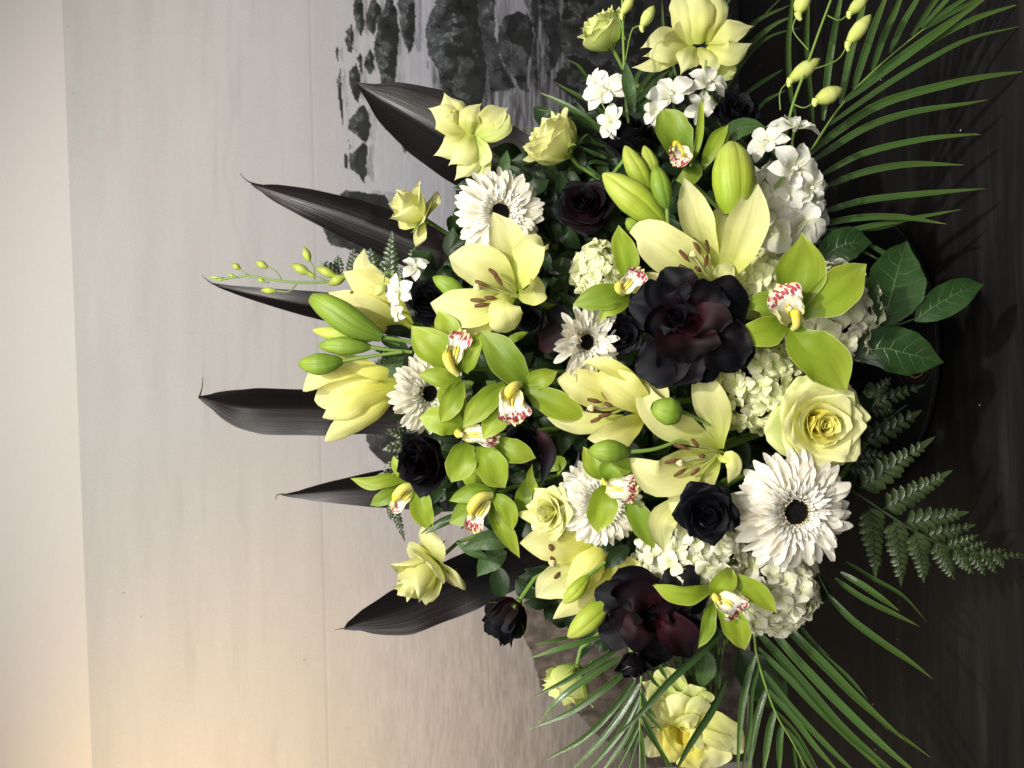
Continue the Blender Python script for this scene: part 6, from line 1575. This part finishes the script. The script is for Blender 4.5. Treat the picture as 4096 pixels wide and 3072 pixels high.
# --- fern fronds
E = lambda *a: q(9, *a)
def e9(x, y, z=0): return (768 + x * .11573, 384 + y * .11573, z)
fern('leather fern frond lying over the table right of the largest daisy', .628, [e9(700, 900, -14), e9(880, 1020, 0), e9(1090, 1160, 2), e9(1340, 1310, 4), e9(1600, 1430, 4), e9(1900, 1480, 2), e9(2240, 1505, 0)], [
    (e9(790, 905, 0), e9(1445, 455, 4), 9, 14), (e9(1000, 1080, 2), e9(1598, 742, 4), 9, 12.5), (e9(1180, 1200, 2), e9(1742, 1105, 4), 7, 12),
    (e9(1370, 1305, 4), e9(1800, 1215, 4), 6, 9), (e9(1540, 1400, 4), e9(1822, 1300, 4), 5, 7), (e9(1680, 1440, 4), e9(1895, 1362, 4), 4, 5.5), (e9(1820, 1465, 3), e9(2060, 1425, 3), 4, 5), (e9(1960, 1485, 2), e9(2230, 1475, 2), 4, 4.5),
    (e9(880, 1060, 0), e9(930, 1680, 2), 9, 13), (e9(1092, 1175, 2), e9(1150, 1750, 2), 9, 12.5), (e9(1270, 1280, 3), e9(1345, 1720, 3), 8, 11.5),
    (e9(1440, 1370, 4), e9(1612, 1695, 3), 7, 10), (e9(1600, 1430, 4), e9(1778, 1645, 3), 6, 8), (e9(1740, 1450, 3), e9(1875, 1658, 3), 5, 7), (e9(1840, 1470, 3), e9(1972, 1642, 3), 4, 6), (e9(1940, 1485, 3), e9(2045, 1592, 3), 4, 5)])
fern('short fern frond beside the open yellow rose with a broad leafy tip', .66, [e9(700, 620, -10), e9(830, 480, 0), e9(950, 370, 2), e9(1200, 180, 2)], [
    (e9(830, 500, 0), e9(1330, 225, 2), 6, 13), (e9(760, 590, -2), e9(1040, 620, 2), 4, 8), (e9(720, 650, -4), e9(950, 650, 0), 4, 8), (e9(700, 740, -6), e9(900, 745, 0), 4, 8)])
fern('dim fern frond in the shade below the broad serrated leaf', .67, [e9(820, 320, -10), e9(900, 200, 0), e9(1000, 100, 0), e9(1200, 20, 0)], [
    (e9(900, 180, 0), e9(1360, 5, 2), 6, 9), (e9(880, 220, 0), e9(1100, 230, 0), 4, 8), (e9(900, 100, 0), e9(1060, -60, 0), 4, 8), (e9(860, 120, 0), e9(900, -20, 0), 4, 7)])
F4 = lambda x, y, z=0: (200 + x * .11573, 192 + y * .11573, z)
fern('dark fern frond standing between the side lily and the reddish dark leaf', .83, [F4(2000, 900, -8), F4(1700, 740, 0), F4(1400, 720, 0), F4(1150, 720, 0)], [
    (F4(1230, 720, 0), F4(1040, 600, 0), 4, 7), (F4(1200, 700, 0), F4(1190, 545, 0), 4, 6), (F4(1330, 740, 0), F4(1330, 480, 0), 6, 7), (F4(1480, 760, 0), F4(1470, 480, 0), 6, 10),
    (F4(1640, 780, 0), F4(1660, 330, 0), 8, 9), (F4(1850, 700, 0), F4(1850, 470, 0), 5, 8), (F4(1700, 780, 0), F4(1740, 650, 0), 4, 7)])
F7 = lambda x, y, z=0: (200 + x * .11573, 384 + y * .11573, z)
fern('small dark fern tuft beside the maroon-black rose', .80, [F7(1900, 520, -8), F7(1750, 480, 0), F7(1600, 420, 0)], [
    (F7(1850, 450, 0), F7(1610, 390, 0), 5, 7), (F7(1840, 500, 0), F7(1570, 570, 0), 5, 8), (F7(1840, 600, 0), F7(1590, 720, 0), 5, 8), (F7(1800, 700, 0), F7(1530, 790, 0), 4, 7), (F7(1800, 400, 0), F7(1720, 300, 0), 4, 7)])
fern('thin fern tip hanging below the smallest green orchid', .79, [F7(1660, 1000, 0), F7(1670, 1060, 0)], [(F7(1660, 1020, 0), F7(1648, 1180, 0), 5, 4.5), (F7(1670, 1040, 0), F7(1772, 1365, 0), 9, 5)])
fern('small fern tuft between the lowest bud and the left white daisy', .78, [F4(1800, 1600, -6), F4(1650, 1450, 0), F4(1500, 1400, 0)], [
    (F4(1700, 1450, 0), F4(1480, 1500, 0), 5, 7), (F4(1720, 1400, 0), F4(1510, 1370, 0), 4, 6), (F4(1780, 1560, 0), F4(1700, 1640, 0), 4, 6)])

# --- broad leaves
sg = thing('salal_sprig', 'sprig of three broad glossy dark green leaves beside the largest orchid', 'leaf sprig', V(883, 327, .625))
fr_ = Fr(883, 327, .625)
tube('twig', fr_.pts([(860, 350, -10), (883, 327, 0), (900, 324, 2), (914, 319, 3)]), [1.2 * fr_.k, .9 * fr_.k, .7 * fr_.k], M['stemd'], sg)
leaf('', .625, q(6, (1480, 1170, 0), (1530, 950, 6), (1600, 700, 8), (1640, 560, 6), (1685, 422, 0)), 30, 'salal', cup=.15, parent=sg, serr=.02, n=41)
leaf('', .625, q(6, (1750, 1115, 3), (1900, 1000, 8), (2150, 860, 8), (2350, 800, 2)), 17, 'salal', cup=.3, parent=sg, serr=.02, n=41)
leaf('', .625, q(6, (1230, 1430, 0), (1450, 1350, 8), (1700, 1400, 8), (2003, 1474, 0)), 24, 'salal', cup=.2, parent=sg, serr=.02, n=41)
leaf('glossy dark green leaf under the palm tips, its point to the right', .65, q(6, (930, 620, 0), (1050, 500, 6), (1200, 440, 6), (1383, 438, 0)), 18, 'salal', 'salal_leaf', 'leaf', 'broad glossy leaves', cup=.3, serr=.02, stem=[(820, 263, 0), (812, 275, -8)])
leaf('grey-green leaf standing beside the black rose near the top', .65, q(2, (1540, 930, -2), (1500, 800, 4), (1480, 680, 4), (1465, 530, 0)), 7, 'leaf', 'rose_leaf', 'leaf', 'serrated rose leaves')
leaf('serrated green leaf below the hanging orchid, its point to the left', .665, q(8, (500, 1370, -2), (380, 1350, 3), (250, 1350, 3), (45, 1425, 0)), 10.5, 'leaf', 'rose_leaf', 'leaf', 'serrated rose leaves')
leaf('dark serrated leaf hanging under the other one by the dark cordyline leaf', .70, q(8, (440, 1450, -2), (340, 1500, 3), (260, 1560, 3), (180, 1665, 0)), 11, 'leaf', 'rose_leaf', 'leaf', 'serrated rose leaves')
leaf('small leaf folded under the serrated leaf, against the dark cordyline leaf', .68, q(8, (270, 1520, 0), (200, 1470, 3), (100, 1430, 3), (-10, 1360, 0)), 5, 'leaf', 'rose_leaf', 'leaf', 'serrated rose leaves')
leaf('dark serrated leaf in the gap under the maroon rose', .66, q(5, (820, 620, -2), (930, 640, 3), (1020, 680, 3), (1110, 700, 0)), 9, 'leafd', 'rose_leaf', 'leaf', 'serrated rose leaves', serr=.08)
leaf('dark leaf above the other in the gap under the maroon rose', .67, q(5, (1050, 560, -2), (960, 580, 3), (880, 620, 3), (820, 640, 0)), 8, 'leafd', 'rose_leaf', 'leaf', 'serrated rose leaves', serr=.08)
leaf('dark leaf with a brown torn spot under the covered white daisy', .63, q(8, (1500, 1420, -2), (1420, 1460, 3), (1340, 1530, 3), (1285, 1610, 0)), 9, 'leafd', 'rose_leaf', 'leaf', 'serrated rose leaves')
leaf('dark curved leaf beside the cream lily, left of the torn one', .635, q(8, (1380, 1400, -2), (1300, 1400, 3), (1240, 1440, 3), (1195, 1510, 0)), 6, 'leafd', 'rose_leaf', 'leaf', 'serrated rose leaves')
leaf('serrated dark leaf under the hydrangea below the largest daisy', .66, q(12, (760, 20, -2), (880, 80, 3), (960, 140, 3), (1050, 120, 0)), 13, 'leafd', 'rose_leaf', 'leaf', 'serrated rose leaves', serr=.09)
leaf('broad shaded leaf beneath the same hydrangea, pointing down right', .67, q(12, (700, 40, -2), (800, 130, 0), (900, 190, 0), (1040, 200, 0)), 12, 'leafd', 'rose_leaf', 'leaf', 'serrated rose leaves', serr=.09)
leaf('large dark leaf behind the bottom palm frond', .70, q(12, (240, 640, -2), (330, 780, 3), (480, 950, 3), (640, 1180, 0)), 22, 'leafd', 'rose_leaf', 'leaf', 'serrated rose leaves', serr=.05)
leaf('pale green serrated leaf right of the big loose rose', .69, q(11, (2160, 640, -2), (2160, 760, 3), (2140, 860, 3), (2120, 980, 0)), 11, 'leaf', 'rose_leaf', 'leaf', 'serrated rose leaves', serr=.08)
leaf('small dark leaf on the stalk above the greenish rosebud at the bottom', .71, q(11, (1200, 590, -2), (1260, 600, 2), (1340, 610, 0)), 6.5, 'leafd', 'rose_leaf', 'leaf', 'serrated rose leaves')
leaf('upright serrated leaf beside the half-open yellow rose', .73, q(2, (400, 1540, 0), (420, 1430, 3), (440, 1295, 0)), 6, 'leaf', 'rose_leaf', 'leaf', 'serrated rose leaves', serr=.08)
leaf('wavy green leaf above the thick yellow-green bud', .65, q(3, (60, 1290, -2), (180, 1140, 3), (340, 1090, 3), (480, 1110, 0)), 10, 'leaf', 'rose_leaf', 'leaf', 'serrated rose leaves')
leaf('bright green leaf left of the thick yellow-green bud, under the black rose', .64, q(3, (20, 1350, -2), (60, 1220, 3), (140, 1090, 0)), 8, 'cym', 'lily_leaf', 'leaf', None, serr=0)
leaf('broad green leaf between the far-left buds and the side lily', .73, q(4, (1560, 1270, -2), (1650, 1290, 3), (1740, 1330, 3), (1820, 1390, 0)), 7, 'leaf', 'lily_leaf', 'leaf', 'narrow lily leaves', serr=0)
leaf('folded green leaf under the lowest far-left bud', .72, q(4, (1760, 1400, -2), (1660, 1500, 3), (1560, 1560, 3), (1470, 1550, 0)), 8, 'leaf', 'lily_leaf', 'leaf', 'narrow lily leaves', serr=0)
leaf('dark lily leaf just under the large far-left bud', .74, q(4, (1830, 1230, -2), (1740, 1200, 3), (1640, 1190, 3), (1560, 1180, 0)), 6, 'leafd', 'lily_leaf', 'leaf', 'narrow lily leaves', serr=0)
leaf('green leaf standing left of the small cream rose', .655, q(8, (700, 1080, -2), (620, 1080, 3), (580, 1000, 3), (640, 770, 0)), 9, 'cymg', 'lily_leaf', 'leaf', 'narrow lily leaves', serr=0)
leaf('yellow-green leaf rising between that leaf and the cream rose', .65, q(8, (720, 980, -2), (670, 900, 3), (640, 800, 3), (660, 690, 0)), 5, 'cym', 'lily_leaf', 'leaf', 'narrow lily leaves', serr=0)
leaf('small bright leaf under the fallen black petal', .64, q(8, (760, 740, -2), (830, 700, 3), (900, 680, 3), (880, 790, 0)), 7, 'cymg', 'lily_leaf', 'leaf', 'narrow lily leaves', serr=0)
leaf('narrow green blade across the dark gap below the middle orchid petal', .645, q(5, (420, 1330, -2), (500, 1270, 3), (640, 1200, 0)), 5, 'cymg', 'lily_leaf', 'leaf', 'narrow lily leaves', serr=0, roll=.5)
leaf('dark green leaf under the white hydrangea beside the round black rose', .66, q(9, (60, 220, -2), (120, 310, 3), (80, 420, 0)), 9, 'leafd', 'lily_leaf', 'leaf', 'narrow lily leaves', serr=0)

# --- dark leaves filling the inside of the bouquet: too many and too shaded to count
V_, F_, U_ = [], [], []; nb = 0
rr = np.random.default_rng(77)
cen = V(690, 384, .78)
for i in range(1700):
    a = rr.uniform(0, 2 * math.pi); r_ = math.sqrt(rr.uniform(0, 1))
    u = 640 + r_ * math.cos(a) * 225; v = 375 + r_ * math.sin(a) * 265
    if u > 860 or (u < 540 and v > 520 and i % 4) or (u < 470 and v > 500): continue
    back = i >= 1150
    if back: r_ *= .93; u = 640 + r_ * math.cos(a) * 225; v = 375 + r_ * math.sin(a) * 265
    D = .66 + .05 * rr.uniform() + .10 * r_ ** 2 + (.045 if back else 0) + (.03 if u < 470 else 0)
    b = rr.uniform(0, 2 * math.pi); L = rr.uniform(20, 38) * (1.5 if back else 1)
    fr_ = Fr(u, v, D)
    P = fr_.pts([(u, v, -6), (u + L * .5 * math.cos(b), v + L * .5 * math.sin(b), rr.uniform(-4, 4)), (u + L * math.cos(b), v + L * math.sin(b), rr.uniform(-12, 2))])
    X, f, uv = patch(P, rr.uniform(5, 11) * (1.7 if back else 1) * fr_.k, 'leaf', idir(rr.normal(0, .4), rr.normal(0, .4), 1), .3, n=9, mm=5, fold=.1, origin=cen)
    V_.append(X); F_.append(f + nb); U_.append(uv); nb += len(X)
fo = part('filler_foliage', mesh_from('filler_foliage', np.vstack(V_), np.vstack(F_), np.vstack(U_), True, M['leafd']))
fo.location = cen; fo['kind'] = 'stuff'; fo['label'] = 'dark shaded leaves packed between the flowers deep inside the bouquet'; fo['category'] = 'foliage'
